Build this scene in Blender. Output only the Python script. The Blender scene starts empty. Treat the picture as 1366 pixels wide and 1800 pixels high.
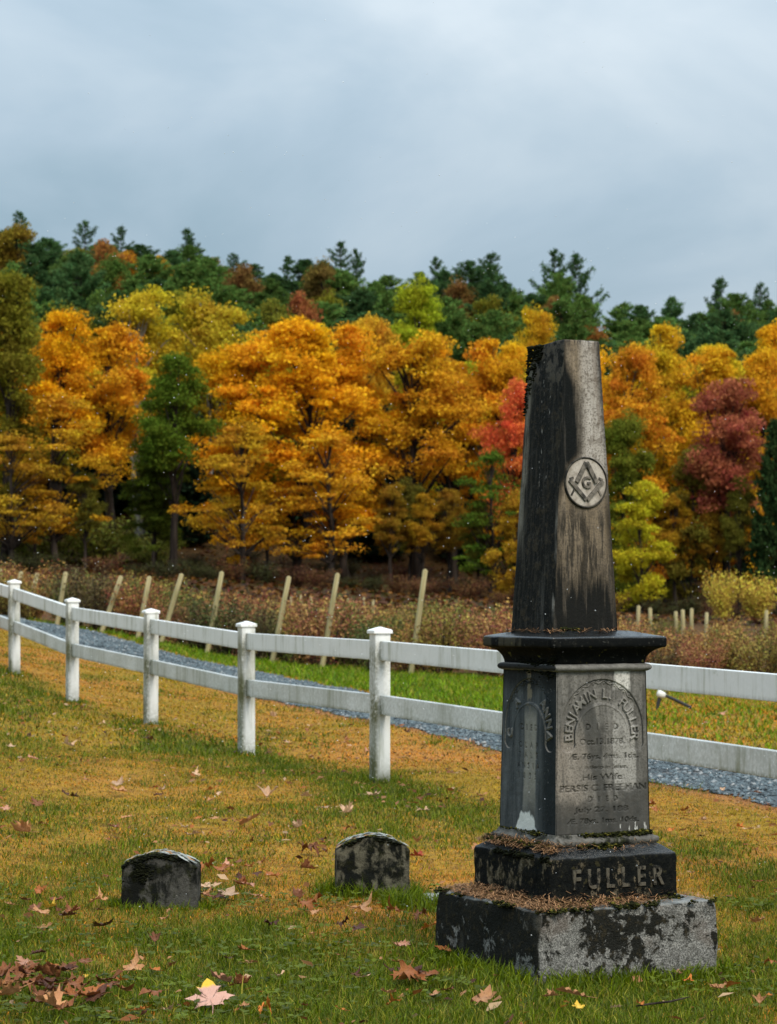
import bpy, bmesh, math, random
import numpy as np
from mathutils import Vector, Matrix
R = math.radians
scene = bpy.context.scene
col = scene.collection
rng = np.random.default_rng(7)
random.seed(7)

# ------------------------------------------------------------------ camera
FPX, CZ, HV, CU = 4200.0, 1.05, 1056.0, 683.0      # focal length (px of the 1800 px photo), eye height, horizon row, centre column
cam = bpy.data.cameras.new('camera'); cam_o = bpy.data.objects.new('camera', cam); col.objects.link(cam_o)
cam_o.location = (0, 0, CZ); cam_o.rotation_euler = (R(90), 0, 0)
cam.sensor_fit = 'VERTICAL'; cam.sensor_height = 36; cam.sensor_width = 36
cam.lens = FPX / 1800 * 36
cam.shift_y = (HV - 900) / 1800
cam.clip_start = .1; cam.clip_end = 3000
cam.dof.use_dof = True; cam.dof.focus_distance = 6.85; cam.dof.aperture_fstop = 11
scene.camera = cam_o

# ------------------------------------------------------------------ sky, sun, exposure
SUN_EL, SUN_AZ = 48, 150          # azimuth clockwise from +Y (the view direction)
world = bpy.data.worlds.new('World'); scene.world = world; world.use_nodes = True
nt = world.node_tree; nt.nodes.clear()
wn = lambda t: nt.nodes.new(t)
out = wn('ShaderNodeOutputWorld'); bg1 = wn('ShaderNodeBackground'); bg2 = wn('ShaderNodeBackground'); mx = wn('ShaderNodeMixShader')
sky = wn('ShaderNodeTexSky'); sky.sky_type = 'NISHITA'; sky.sun_disc = False
sky.sun_elevation = R(SUN_EL); sky.sun_rotation = R(SUN_AZ)
bg1.inputs['Strength'].default_value = .07
nt.links.new(sky.outputs[0], bg1.inputs[0])
tc = wn('ShaderNodeTexCoord'); mp = wn('ShaderNodeMapping'); mp.inputs['Scale'].default_value = (1, 1, 1.7)
mp.inputs['Location'].default_value = (1.3, .2, .1)
nt.links.new(tc.outputs['Generated'], mp.inputs[0])
n1 = wn('ShaderNodeTexNoise'); n1.inputs['Scale'].default_value = 5.0; n1.inputs['Detail'].default_value = 6; n1.inputs['Roughness'].default_value = .5; n1.inputs['Distortion'].default_value = .35
nt.links.new(mp.outputs[0], n1.inputs['Vector'])
cr = wn('ShaderNodeValToRGB'); el = cr.color_ramp.elements
el[0].position = .30; el[0].color = (.140, .207, .250, 1); el[1].position = .68; el[1].color = (.350, .394, .424, 1)
e = el.new(.48); e.color = (.230, .290, .338, 1)
nt.links.new(n1.outputs['Fac'], cr.inputs[0])
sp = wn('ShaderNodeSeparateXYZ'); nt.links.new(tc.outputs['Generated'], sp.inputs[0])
mr = wn('ShaderNodeMapRange'); mr.inputs[1].default_value = .0; mr.inputs[2].default_value = 1; mr.inputs[3].default_value = .60; mr.inputs[4].default_value = 2.4  # sky raised overhead, outside the view, to throw more light on the ground
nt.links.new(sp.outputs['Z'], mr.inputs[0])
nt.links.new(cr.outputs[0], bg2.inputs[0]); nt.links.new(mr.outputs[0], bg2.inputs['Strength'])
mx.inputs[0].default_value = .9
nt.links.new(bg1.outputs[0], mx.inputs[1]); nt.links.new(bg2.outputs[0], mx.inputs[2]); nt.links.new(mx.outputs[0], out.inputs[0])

sun = bpy.data.lights.new('sun', 'SUN'); sun_o = bpy.data.objects.new('sun', sun); col.objects.link(sun_o)
sun.energy = 1.5; sun.angle = R(25); sun.color = (1, .90, .76)
sd = Vector((math.sin(R(SUN_AZ)) * math.cos(R(SUN_EL)), math.cos(R(SUN_AZ)) * math.cos(R(SUN_EL)), math.sin(R(SUN_EL))))
sun_o.rotation_euler = sd.to_track_quat('Z', 'Y').to_euler(); sun_o.location = (20, -20, 40)
scene.view_settings.view_transform = 'Standard'; scene.view_settings.look = 'None'
scene.view_settings.exposure = 1.12; scene.view_settings.gamma = 1; scene.view_settings.use_curve_mapping = False
scene.render.engine = 'CYCLES'
cy = scene.cycles
cy.max_bounces = 5; cy.diffuse_bounces = 3; cy.glossy_bounces = 2; cy.transmission_bounces = 3; cy.use_denoising = True

# ------------------------------------------------------------------ helpers: numpy noise
_perm = np.random.default_rng(3).random(4096)
def _h(i, j, k):
    return _perm[((i * 73856093) ^ (j * 19349663) ^ (k * 83492791)) & 4095]
def vnoise(x, y, z=0.0):
    x = np.asarray(x, float); y = np.asarray(y, float); z = np.zeros_like(x) + z
    i = np.floor(x).astype(np.int64); j = np.floor(y).astype(np.int64); k = np.floor(z).astype(np.int64)
    fx, fy, fz = x - i, y - j, z - k
    fx = fx * fx * (3 - 2 * fx); fy = fy * fy * (3 - 2 * fy); fz = fz * fz * (3 - 2 * fz)
    r = 0
    for a in (0, 1):
        for b in (0, 1):
            for c in (0, 1):
                r = r + _h(i + a, j + b, k + c) * (fx if a else 1 - fx) * (fy if b else 1 - fy) * (fz if c else 1 - fz)
    return r
def fbm(x, y, z=0.0, o=4):
    r, a, t = 0, .5, 0
    for q in range(o):
        r = r + a * vnoise(np.asarray(x) * 2 ** q + 17.3 * q, np.asarray(y) * 2 ** q + 5.1 * q, np.asarray(z) * 2 ** q + 3.7 * q); t += a; a *= .5
    return r / t
def sstep(a, b, x):
    t = np.clip((np.asarray(x, float) - a) / (b - a), 0, 1); return t * t * (3 - 2 * t)

# ------------------------------------------------------------------ helpers: objects
def tag(o, label=None, cat=None, group=None, kind=None):
    if label: o['label'] = label
    if cat: o['category'] = cat
    if group: o['group'] = group
    if kind: o['kind'] = kind
    return o
def empty(name, loc=(0, 0, 0), rz=0):
    o = bpy.data.objects.new(name, None); col.objects.link(o); o.location = loc; o.rotation_euler = (0, 0, rz)
    o.empty_display_size = .1
    return o
def link(name, me, parent=None, loc=None, rot=None, scale=None, mat=None):
    o = bpy.data.objects.new(name, me); col.objects.link(o)
    if parent: o.parent = parent
    if loc is not None: o.location = loc
    if rot is not None: o.rotation_euler = rot
    if scale is not None: o.scale = scale
    if mat is not None and not me.materials: me.materials.append(mat)
    return o
def mesh_np(name, v, faces, mat=None, smooth=False, attrs=None, cols=None):
    """faces: (n,k) array or list of such arrays"""
    v = np.asarray(v, np.float32)
    if not isinstance(faces, list): faces = [faces]
    faces = [np.asarray(f, np.int32) for f in faces if len(f)]
    me = bpy.data.meshes.new(name)
    nl = sum(f.size for f in faces); nf = sum(len(f) for f in faces)
    me.vertices.add(len(v)); me.vertices.foreach_set('co', v.ravel())
    me.loops.add(nl); me.polygons.add(nf)
    me.loops.foreach_set('vertex_index', np.concatenate([f.ravel() for f in faces]))
    ls, s = [], 0
    for f in faces:
        ls.append(s + np.arange(len(f)) * f.shape[1]); s += f.size
    me.polygons.foreach_set('loop_start', np.concatenate(ls).astype(np.int32))
    me.polygons.foreach_set('use_smooth', np.full(nf, smooth, bool))
    for k, a in (attrs or {}).items():
        at = me.attributes.new(k, 'FLOAT', 'POINT'); at.data.foreach_set('value', np.asarray(a, np.float32))
    for k, a in (cols or {}).items():
        at = me.attributes.new(k, 'FLOAT_COLOR', 'POINT')
        a = np.concatenate([np.asarray(a, np.float32), np.ones((len(a), 1), np.float32)], 1)
        at.data.foreach_set('color', a.ravel())
    if mat: me.materials.append(mat)
    me.update(calc_edges=True); me.validate()
    return me
def mesh_bm(name, bm, mat=None, smooth=False):
    me = bpy.data.meshes.new(name); bmesh.ops.recalc_face_normals(bm, faces=bm.faces[:]); bm.to_mesh(me); bm.free()
    if mat: me.materials.append(mat)
    if smooth:
        for p in me.polygons: p.use_smooth = True
    return me
def tubes(paths, n=7):
    """paths: list of (points[k,3], radii[k]) -> verts, quads"""
    V, F, o = [], [], 0
    ang = np.linspace(0, 2 * np.pi, n, endpoint=False)
    for P, r in paths:
        P = np.asarray(P, float); k = len(P); r = np.broadcast_to(np.asarray(r, float), (k,))
        T = np.gradient(P, axis=0); T /= np.linalg.norm(T, axis=1)[:, None] + 1e-9
        ref = np.where(np.abs(T[:, 2:3]) > .9, np.array([[1., 0, 0]]), np.array([[0, 0, 1.]]))
        A = np.cross(T, ref); A /= np.linalg.norm(A, axis=1)[:, None] + 1e-9; B = np.cross(T, A)
        ring = P[:, None] + r[:, None, None] * (np.cos(ang)[None, :, None] * A[:, None] + np.sin(ang)[None, :, None] * B[:, None])
        V.append(ring.reshape(-1, 3))
        i = np.arange(k - 1)[:, None] * n; j = np.arange(n)[None]; j2 = (j + 1) % n
        q = np.stack([i + j, i + j2, i + n + j2, i + n + j], -1).reshape(-1, 4) + o
        F.append(q); o += k * n
    return np.concatenate(V), np.concatenate(F)

# ------------------------------------------------------------------ helpers: shader expressions
class S:
    """a socket one can calculate with"""
    def __init__(s, b, sock): s.b, s.s = b, sock
    def _m(s, op, o, rev=False):
        a, c = (o, s) if rev else (s, o)
        return s.b.math(op, a, c)
    def __add__(s, o): return s._m('ADD', o)
    __radd__ = __add__
    def __sub__(s, o): return s._m('SUBTRACT', o)
    def __rsub__(s, o): return s._m('SUBTRACT', o, True)
    def __mul__(s, o): return s._m('MULTIPLY', o)
    __rmul__ = __mul__
    def __truediv__(s, o): return s._m('DIVIDE', o)
    def max(s, o): return s._m('MAXIMUM', o)
    def min(s, o): return s._m('MINIMUM', o)
    def clamp(s): return s.b.math('MINIMUM', s.b.math('MAXIMUM', s, 0.0), 1.0)
class B:
    def __init__(b, name):
        b.m = bpy.data.materials.new(name); b.m.use_nodes = True; b.t = b.m.node_tree; b.t.nodes.clear()
        b.out = b.t.nodes.new('ShaderNodeOutputMaterial')
    def n(b, t): return b.t.nodes.new(t)
    def put(b, sock, v):
        if isinstance(v, S): b.t.links.new(v.s, sock)
        elif isinstance(v, (tuple, list)) and len(v) == 3 and sock.type == 'RGBA': sock.default_value = (*v, 1)
        else: sock.default_value = v
    def math(b, op, a, c=0.0):
        n = b.n('ShaderNodeMath'); n.operation = op; b.put(n.inputs[0], a); b.put(n.inputs[1], c); return S(b, n.outputs[0])
    def coord(b, k='Object'): return S(b, b.n('ShaderNodeTexCoord').outputs[k])
    def pos(b): return S(b, b.n('ShaderNodeNewGeometry').outputs['Position'])
    def sep(b, v):
        n = b.n('ShaderNodeSeparateXYZ'); b.put(n.inputs[0], v); return [S(b, n.outputs[i]) for i in range(3)]
    def scale(b, v, sc, loc=(0, 0, 0)):
        n = b.n('ShaderNodeMapping'); b.put(n.inputs[0], v); n.inputs['Scale'].default_value = sc; n.inputs['Location'].default_value = loc; return S(b, n.outputs[0])
    def noise(b, v, sc, det=4, rough=.55, dist=0):
        n = b.n('ShaderNodeTexNoise'); b.put(n.inputs['Vector'], v); n.inputs['Scale'].default_value = sc; n.inputs['Detail'].default_value = det
        n.inputs['Roughness'].default_value = rough; n.inputs['Distortion'].default_value = dist; return S(b, n.outputs['Fac'])
    def voro(b, v, sc, feat='F1'):
        n = b.n('ShaderNodeTexVoronoi'); b.put(n.inputs['Vector'], v); n.inputs['Scale'].default_value = sc; n.feature = feat; return S(b, n.outputs['Distance'])
    def ss(b, a, c, x):
        n = b.n('ShaderNodeMapRange'); n.interpolation_type = 'SMOOTHSTEP'
        inv = a > c
        if inv: a, c = c, a
        b.put(n.inputs['Value'], x); n.inputs['From Min'].default_value = a; n.inputs['From Max'].default_value = c
        n.inputs['To Min'].default_value = 1.0 if inv else 0.0; n.inputs['To Max'].default_value = 0.0 if inv else 1.0
        return S(b, n.outputs['Result'])
    def mix(b, f, a, c, blend='MIX'):
        n = b.n('ShaderNodeMix'); n.data_type = 'RGBA'; n.blend_type = blend; b.put(n.inputs[0], f); b.put(n.inputs[6], a); b.put(n.inputs[7], c); return S(b, n.outputs[2])
    def hsv(b, c, h=.5, s=1., v=1.):
        n = b.n('ShaderNodeHueSaturation'); b.put(n.inputs['Color'], c); b.put(n.inputs['Hue'], h); b.put(n.inputs['Saturation'], s); b.put(n.inputs['Value'], v); return S(b, n.outputs[0])
    def attr(b, k, out='Fac'):
        n = b.n('ShaderNodeAttribute'); n.attribute_name = k; return S(b, n.outputs[out])
    def oinfo(b, k): return S(b, b.n('ShaderNodeObjectInfo').outputs[k])
    def normal(b):
        n = b.n('ShaderNodeTexCoord'); return b.sep(S(b, n.outputs['Normal']))
    def done(b, c, rough=.8, bump=None, bstr=.4, bdist=.01, spec=.3, trans=0):
        p = b.n('ShaderNodeBsdfPrincipled'); b.put(p.inputs['Base Color'], c); b.put(p.inputs['Roughness'], rough); b.put(p.inputs['Specular IOR Level'], spec)
        if bump is not None:
            n = b.n('ShaderNodeBump'); b.put(n.inputs['Height'], bump); n.inputs['Strength'].default_value = bstr; n.inputs['Distance'].default_value = bdist
            b.t.links.new(n.outputs[0], p.inputs['Normal'])
        if trans:
            t = b.n('ShaderNodeBsdfTranslucent'); b.put(t.inputs[0], c); m = b.n('ShaderNodeMixShader'); m.inputs[0].default_value = trans
            b.t.links.new(p.outputs[0], m.inputs[1]); b.t.links.new(t.outputs[0], m.inputs[2]); b.t.links.new(m.outputs[0], b.out.inputs[0])
        else: b.t.links.new(p.outputs[0], b.out.inputs[0])
        return b.m

# ------------------------------------------------------------------ terrain
_hx = np.array([-60, -9, -6.5, -4.4, -3.54, -2.7, -1.82, -.95, -.05, .85, 1.75, 4, 60])
_hz = np.array([1.2, 1.0, .82, .50, .345, .18, .076, .02, .0, -.03, -.06, -.12, -.2])
def gz(x, y):
    x = np.asarray(x, float); y = np.asarray(y, float)
    h = sum(np.interp(x + d, _hx, _hz) for d in (-.3, 0, .3)) / 3
    near = 1 - sstep(36, 62, y) * .72
    t = np.clip(y - 48, 0, 80); rise = .00030 * t * t * np.interp(x, [-18, 0, 13], [1.5, 1.1, .15])
    slope = np.interp(x, [-60, -40, 0, 40, 60], [.205, .2, .165, .135, .13])
    hill = np.clip(y - 122, 0, 181) * slope * sstep(122, 150, y)
    bump = (fbm(x * 1.7, y * 1.7, 2.2) - .5) * .05 + (fbm(x * .5, y * .5, 9.1) - .5) * .06
    bump = bump * sstep(5.0, 9.5, y + np.abs(x - .3) * .6)
    far = (fbm(x * .03, y * .03, 4.2) - .5) * 5 * sstep(140, 200, y)
    return h * near + rise + hill + bump + far
def g1(x, y): return float(gz(np.array([x]), np.array([y]))[0])
def ground_hit(u, v):
    """where the line of sight through a photo pixel meets the ground"""
    ds = np.linspace(5, 120, 8000); xs = (u - CU) / FPX * ds; zs = CZ - (v - HV) / FPX * ds
    k = np.argmax(zs <= gz(xs, ds)); return float(xs[k]), float(ds[k])

FENCE = [(1.75 + .9 * 2, 9.2 - 2.24 * 2), (1.75 + .9, 9.2 - 2.24), (1.75, 9.2), (.85, 11.45), (-.05, 13.7), (-.95, 15.97), (-1.82, 18.3), (-2.70, 20.4), (-3.54, 22.6), (-4.42, 24.8), (-5.3, 27.0)]
def fence_y(x): 
    f = FENCE[::-1]; return np.interp(x, [p[0] for p in f], [p[1] for p in f])
ROAD_NEAR = [(4.6, 5.0), (2.75, 11), (2.1, 13.0), (1.56, 14.5), (.82, 17.2), (.02, 20.5), (-1.2, 24.4), (-2.57, 28.5), (-5.1, 33.6), (-9, 39), (-20, 50)]
ROAD_FAR = [(8.0, 5.0), (5.3, 11), (4.2, 13.6), (3.4, 15.6), (2.3, 18.7), (.9, 23.0), (-.35, 27.0), (-1.75, 32.0), (-4.6, 37.6), (-8.6, 42.5), (-20, 54)]
_rn = np.array(ROAD_NEAR)[::-1]; _rf = np.array(ROAD_FAR)[::-1]
def road_near_y(x): return np.interp(x, _rn[:, 0], _rn[:, 1])
def road_far_y(x): return np.interp(x, _rf[:, 0], _rf[:, 1])
def hedge_y(x): return np.interp(x, [-12, -3.3, .6, 4, 12], [44, 38, 34.5, 31, 28])

GREEN = np.array([.052, .096, .002]); GREEN2 = np.array([.165, .210, .003]); OLIVE = np.array([.400, .240, .003]); STRAW = np.array([.58, .230, .020]); RUST = np.array([.36, .16, .065])
LITTER = np.array([.022, .011, .006])
def lawn_mix(x, y):
    """green share 0..1, straw share of the rest, and the colour of the turf at a place"""
    n = fbm(x * 1.3, y * .55, 1.5, 5); n2 = fbm(x * .8 + 40, y * .3, 7.5, 4)
    g = .37 + (n - .5) * 1.9 + (fbm(x * 5, y * 3, 6.1, 3) - .5) * .9
    g += .66 * sstep(8.6, 6.6, y)                                              # green and wet near the camera
    dl = (y - fence_y(x))
    g += (.28 + .5 * (fbm(x * 2.1, y * 1.3, 4.4, 3) - .4)) * np.exp(-((dl + .9) / .9) ** 2) * (y < 60)                       # greener strip along the fence
    g -= .40 * sstep(.3, 1.2, dl) * (y < road_near_y(x))
    rn, rf = road_near_y(x), road_far_y(x)
    beyond = sstep(0, 1.0, y - rf)
    gb = .95 + (n2 - .5) * 1.2 - .75 * sstep(.6, 2.6, x) * sstep(.35, .6, n2 + .1)
    g = np.where(y > rf, gb * beyond, g)
    g -= .08 * np.exp(-((y - 11.0) / 2.2) ** 2)
    g = np.clip(g, 0, 1)
    s = np.clip(.42 + (n2 - .5) * 3.4 + (fbm(x * 2.6 + 9, y * 1.1, 3.3, 3) - .5) * 1.2, 0, 1)
    s = np.maximum(s, .9 * np.exp(-((y - rn + .35) / .55) ** 2))
    return g, s
def turf_colour(x, y):
    g, s = lawn_mix(x, y)
    dry = OLIVE[None] * (1 - s[:, None]) + STRAW[None] * s[:, None]
    gr = GREEN[None] * .6 + GREEN2[None] * .4
    gr = np.where((y > road_far_y(x))[:, None], GREEN2[None] * np.array([[1.1, 1.4, .5]]), gr)
    c = dry * (1 - g[:, None]) + gr * g[:, None]
    red = np.exp(-((y - road_near_y(x) + .25) / .4) ** 2)[:, None] * .7
    c = c * (1 - red) + RUST * red
    hy = hedge_y(x); w = sstep(-.6, 1.2, y - hy)[:, None]
    c = c * (1 - w) + np.array([.10, .045, .018]) * w
    w = sstep(75, 110, y)[:, None]; c = c * (1 - w) + LITTER * w
    return c

def grid_sheet(xs, ys, zf):
    X, Y = np.meshgrid(xs, ys); x, y = X.ravel(), Y.ravel(); z = zf(x, y)
    nx, ny = len(xs), len(ys); i = np.arange(ny - 1)[:, None] * nx + np.arange(nx - 1)[None]
    F = np.stack([i, i + 1, i + nx + 1, i + nx], -1).reshape(-1, 4)
    return np.stack([x, y, z], 1), F
b = B('turf_soil'); c = b.attr('Col', 'Color'); P = b.pos()
nz = b.noise(P, 45, 5, .7); nb = b.noise(P, 9, 4)
c = b.mix(b.ss(.40, .62, b.noise(P, 16, 5, .7)) * .55, b.hsv(c, .5, .95, .95), (.20, .11, .03)); c = b.mix(b.ss(.42, .62, nz) * .6, c, b.hsv(c, .5, .9, .35)); c = b.mix(b.ss(.52, .66, nb) * .45, c, (.035, .022, .010))
m_ground = b.done(c, .95, nz, .6, .02, .1)
xs = np.concatenate([-np.geomspace(420, 8, 40), np.linspace(-7.9, 7.9, 200), np.geomspace(8, 420, 40)])
ys = np.concatenate([[-80, -30, -10, 0, 3], np.linspace(4, 26, 240), np.linspace(26.2, 60, 120), np.geomspace(61, 305, 70), [330, 380, 450, 600]])
v, F = grid_sheet(xs, ys, gz)
ground = link('ground', mesh_np('ground', v, F, m_ground, True, cols={'Col': turf_colour(v[:, 0], v[:, 1])})); tag(ground, 'lawn and field rising to the wooded hill', kind='structure')

# gravel drive: one sheet following the ground, 4 mm above it, strewn with stones
b = B('gravel'); P = b.pos(); vz = b.voro(P, 55); nz = b.noise(P, 60, 3); big = b.noise(P, 1.3, 3)
c = b.mix(b.ss(.05, .55, vz), (.17, .21, .235), (.045, .060, .070)); c = b.mix(nz * .5, c, (.11, .135, .15)); c = b.mix(b.ss(.5, .7, big) * .4, c, (.18, .15, .13))
m_gravel = b.done(c, .8, vz, .8, .02)
t = np.linspace(0, 1, 130); k = np.linspace(0, len(ROAD_NEAR) - 1, 130); idx = np.arange(len(ROAD_NEAR))
rn = np.stack([np.interp(k, idx, np.array(ROAD_NEAR)[:, a]) for a in (0, 1)], 1); rf = np.stack([np.interp(k, idx, np.array(ROAD_FAR)[:, a]) for a in (0, 1)], 1)
w = np.linspace(0, 1, 14)
RX = rn[:, None, :] * (1 - w)[None, :, None] + rf[:, None, :] * w[None, :, None]
RX = RX + (rng.random(RX.shape) - .5) * .16 * (np.abs(w - .5) > .45)[None, :, None]
x, y = RX[..., 0].ravel(), RX[..., 1].ravel()
z = gz(x, y) + .006 + .03 * np.tile(np.sin(w * np.pi), 130)
i = np.arange(129)[:, None] * 14 + np.arange(13)[None]
F = np.stack([i, i + 1, i + 15, i + 14], -1).reshape(-1, 4)
tag(link('gravel_road', mesh_np('gravel_road', np.stack([x, y, z], 1), F, m_gravel, True)), 'blue grey gravel drive running past behind the white fence', kind='structure')
def scatter_rocks(name, x, y, z, size, mat, rr):
    ico = np.array([[0, 0, 1], [.9, 0, .2], [.28, .85, .2], [-.72, .52, .2], [-.72, -.52, .2], [.28, -.85, .2], [.2, .1, -.6]])
    fc = np.array([[0, 1, 2], [0, 2, 3], [0, 3, 4], [0, 4, 5], [0, 5, 1], [6, 2, 1], [6, 3, 2], [6, 4, 3], [6, 5, 4], [6, 1, 5]])
    n = len(x); a = rr.random(n) * 6.283; ca, sa = np.cos(a), np.sin(a)
    s = size[:, None, None] * (1 + .5 * (rr.random((n, 7, 3)) - .5)) * (np.array([1, .75, .6]) + .3 * rr.random((n, 1, 3)))
    V = ico[None] * s
    X = V[..., 0] * ca[:, None] - V[..., 1] * sa[:, None]; Y = V[..., 0] * sa[:, None] + V[..., 1] * ca[:, None]
    V = np.stack([X + x[:, None], Y + y[:, None], V[..., 2] + z[:, None]], -1).reshape(-1, 3)
    F = (fc[None] + (np.arange(n) * 7)[:, None, None]).reshape(-1, 3)
    return mesh_np(name, V, F, mat, False, attrs={'rnd': np.repeat(rr.random(n), 7)})
b = B('gravel_stones'); r = b.attr('rnd'); c = b.mix(r, (.020, .030, .036), (.135, .178, .198)); c = b.mix(b.ss(.9, .95, r), c, (.27, .28, .28))
m_stones = b.done(c, .6, None, spec=.4)
n = 46000; kk = rng.random(n) ** .8 * (len(ROAD_NEAR) - 3) + .8; ww = rng.random(n) * 1.08 - .04
px = np.interp(kk, idx, np.array(ROAD_NEAR)[:, 0]) * (1 - ww) + np.interp(kk, idx, np.array(ROAD_FAR)[:, 0]) * ww
py = np.interp(kk, idx, np.array(ROAD_NEAR)[:, 1]) * (1 - ww) + np.interp(kk, idx, np.array(ROAD_FAR)[:, 1]) * ww
tag(link('gravel_stones', scatter_rocks('gravel_stones', px, py, gz(px, py) + .008 + .03 * np.sin(np.clip(ww, 0, 1) * np.pi), (.006 + .013 * rng.random(n) ** 2) * (.75 + py / 40), m_stones, rng)), 'loose blue grey stones on the drive', 'gravel', kind='stuff')

# ------------------------------------------------------------------ grass blades
b = B('grass_blade'); c = b.attr('Col', 'Color'); m_grass = b.done(c, .55, None, spec=.25, trans=.35)
def blades(x, y, z, h, wd, lean, colr, rr):
    n = len(x); a = rr.random(n) * 6.283; d = np.stack([np.cos(a), np.sin(a), 0 * a], 1); s = np.stack([-np.sin(a), np.cos(a), 0 * a], 1)
    tw = rr.random(n) * 6.283; s = np.stack([np.cos(tw), np.sin(tw), 0 * a], 1)
    P0 = np.stack([x, y, z - .004], 1)
    P1 = P0 + d * (h * np.sin(lean * .5) * .5)[:, None] + np.array([0, 0, 1.]) * (h * .55 * np.cos(lean * .6))[:, None]
    P2 = P0 + d * (h * np.sin(lean))[:, None] + np.array([0, 0, 1.]) * (h * np.maximum(np.cos(lean), .08))[:, None]
    w = (wd * .5)[:, None]
    V = np.stack([P0 - s * w, P0 + s * w, P1 + s * w * .8, P1 - s * w * .8, P2], 1).reshape(-1, 3)
    o = (np.arange(n) * 5)[:, None]
    return V, o + np.array([[0, 1, 2, 3]]), o + np.array([[3, 2, 4]]), np.repeat(colr, 5, 0)
def lawn(name, y0, y1, dens, hh, ww, label, rr, ok=None, wide=.42, hk=1.0):
    n = int((y1 * y1 - y0 * y0) * .5 * wide * dens)
    y = np.sqrt(rr.random(n) * (y1 * y1 - y0 * y0) + y0 * y0); x = (rr.random(n) - .5) * wide * y
    keep = np.ones(n, bool) if ok is None else ok(x, y)
    # off the stones
    x, y = x[keep], y[keep]; n = len(x)
    g, s = lawn_mix(x, y); isg = rr.random(n) < np.clip(g * 1.05, .06, .97)
    mixg = rr.random((n, 1)); cg = GREEN * (1 - mixg) + GREEN2 * mixg
    far = (y > road_far_y(x))[:, None]; cg = np.where(far, cg * np.array([1.35, 1.6, .5]), cg)
    sd = (rr.random(n) < s)[:, None]; cd = np.where(sd, STRAW, OLIVE) * (.65 + .7 * rr.random((n, 1)))
    o_ = rr.random((n, 1)); cd = np.where(o_ < .08, np.array([.52, .31, .09]) * (.6 + .6 * rr.random((n, 1))), np.where(o_ > .80, np.array([.15, .075, .020]) * (.6 + .8 * rr.random((n, 1))), np.where((o_ > .70), np.array([.30, .24, .012]), cd)))
    nr = (np.abs(y - road_near_y(x) + .25) < .5 * rr.random(n))[:, None]; cd = np.where(nr, RUST * (.6 + .8 * rr.random((n, 1))), cd)
    yl = (rr.random((n, 1)) < .16); cg = np.where(yl, np.array([.30, .27, .03]), cg); c = np.where(isg[:, None], cg * (.45 + 1.0 * rr.random((n, 1)) ** 1.3), cd * (.75 + .5 * rr.random((n, 1))))
    c = c * (1 + .12 * (rr.random((n, 3)) - .5))
    clump = .55 + .9 * fbm(x * 6, y * 6, 3.3, 3)
    h = hh * (.5 + .9 * rr.random(n)) * clump * np.where(isg, 1.0, .72) * (.75 + .5 * g)
    lean = np.where(isg, .25 + .8 * rr.random(n), .6 + .85 * rr.random(n))
    tall = rr.random(n) < .012; h = np.where(tall & isg, h * 2.0, h)
    V, q, t3, C = blades(x, y, gz(x, y), h * hk, ww * (.6 + .8 * rr.random(n)), lean, c, rr)
    o = link(name, mesh_np(name, V, [q, t3], m_grass, True, cols={'Col': C})); tag(o, label, 'grass', kind='stuff'); return o

MC = (.545, 7.02); MA = R(27.5)          # monument centre and turn
def in_box(x, y, c, a, hx, hy):
    dx, dy = x - c[0], y - c[1]; u = dx * math.cos(a) + dy * math.sin(a); v = -dx * math.sin(a) + dy * math.cos(a)
    return (np.abs(u) < hx) & (np.abs(v) < hy)
H1 = (-.768, 8.08, R(-4), .256, .10); H2 = (-.058, 8.53, R(4), .262, .10); FL = (.30, 8.47, R(8), .34, .22)
def off_stones(x, y):
    bad = in_box(x, y, MC, MA, .305, .305)
    for (sx, sy, a, w, d) in (H1, H2, FL): bad |= in_box(x, y, (sx, sy), a, w / 2, d / 2)
    return ~bad
r2 = np.random.default_rng(11)
lawn('grass', 5.5, 9.5, 14000, .030, .0026, 'short wet grass around the monument and headstones', r2, off_stones, .62)
lawn('grass', 9.5, 15.5, 5200, .031, .0042, 'mown yellowing grass between headstones and fence', r2, lambda x, y: y < road_near_y(x) - .02, .62)
lawn('grass', 15.5, 34, 1300, .040, .0085, 'dry grass verge between fence and gravel drive', r2, lambda x, y: y < road_near_y(x) - .02)
lawn('grass', 12, 45, 620, .065, .014, 'bright green grass strip beyond the gravel drive', r2, lambda x, y: (y > road_far_y(x) + .1) & (y < hedge_y(x) + .5))
# longer tufts hugging the stones and posts
def ring(c, a, hx, hy, n, rr, spread=.05):
    t = rr.random(n) * 4; s = np.floor(t); f = (t - s) * 2 - 1
    u = np.where(s == 0, f * hx, np.where(s == 1, hx, np.where(s == 2, f * hx, -hx))); v = np.where(s == 0, -hy, np.where(s == 1, f * hy, np.where(s == 2, hy, f * hy)))
    e = np.abs(rr.normal(0, spread, n)) + .004
    u = u + np.sign(u) * e * (np.abs(u) >= hx * .999); v = v + np.sign(v) * e * (np.abs(v) >= hy * .999)
    return c[0] + u * math.cos(a) - v * math.sin(a), c[1] + u * math.sin(a) + v * math.cos(a)
T = []
x, y = ring(MC, MA, .305, .305, 2600, r2); T.append((x, y, .045 + .03 * r2.random(len(x))))
for (sx, sy, a, w, d), n, hh in ((H1, 500, .035), (H2, 1100, .06)):
    x, y = ring((sx, sy), a, w / 2, d / 2, n, r2, .035); T.append((x, y, hh * (.6 + .8 * r2.random(len(x)))))
cx, cy_ = r2.random(900) * .30 - .02 + .0, 8.25 + r2.normal(0, .09, 900); T.append((cx, cy_, .03 + .06 * r2.random(900)))
for (fx, fy) in FENCE[2:10]:
    x, y = ring((fx, fy), R(22), .055, .055, 160, r2, .05); T.append((x, y, .03 + .05 * r2.random(len(x))))
x, y, h = (np.concatenate([q[i] for q in T]) for i in range(3))
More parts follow.
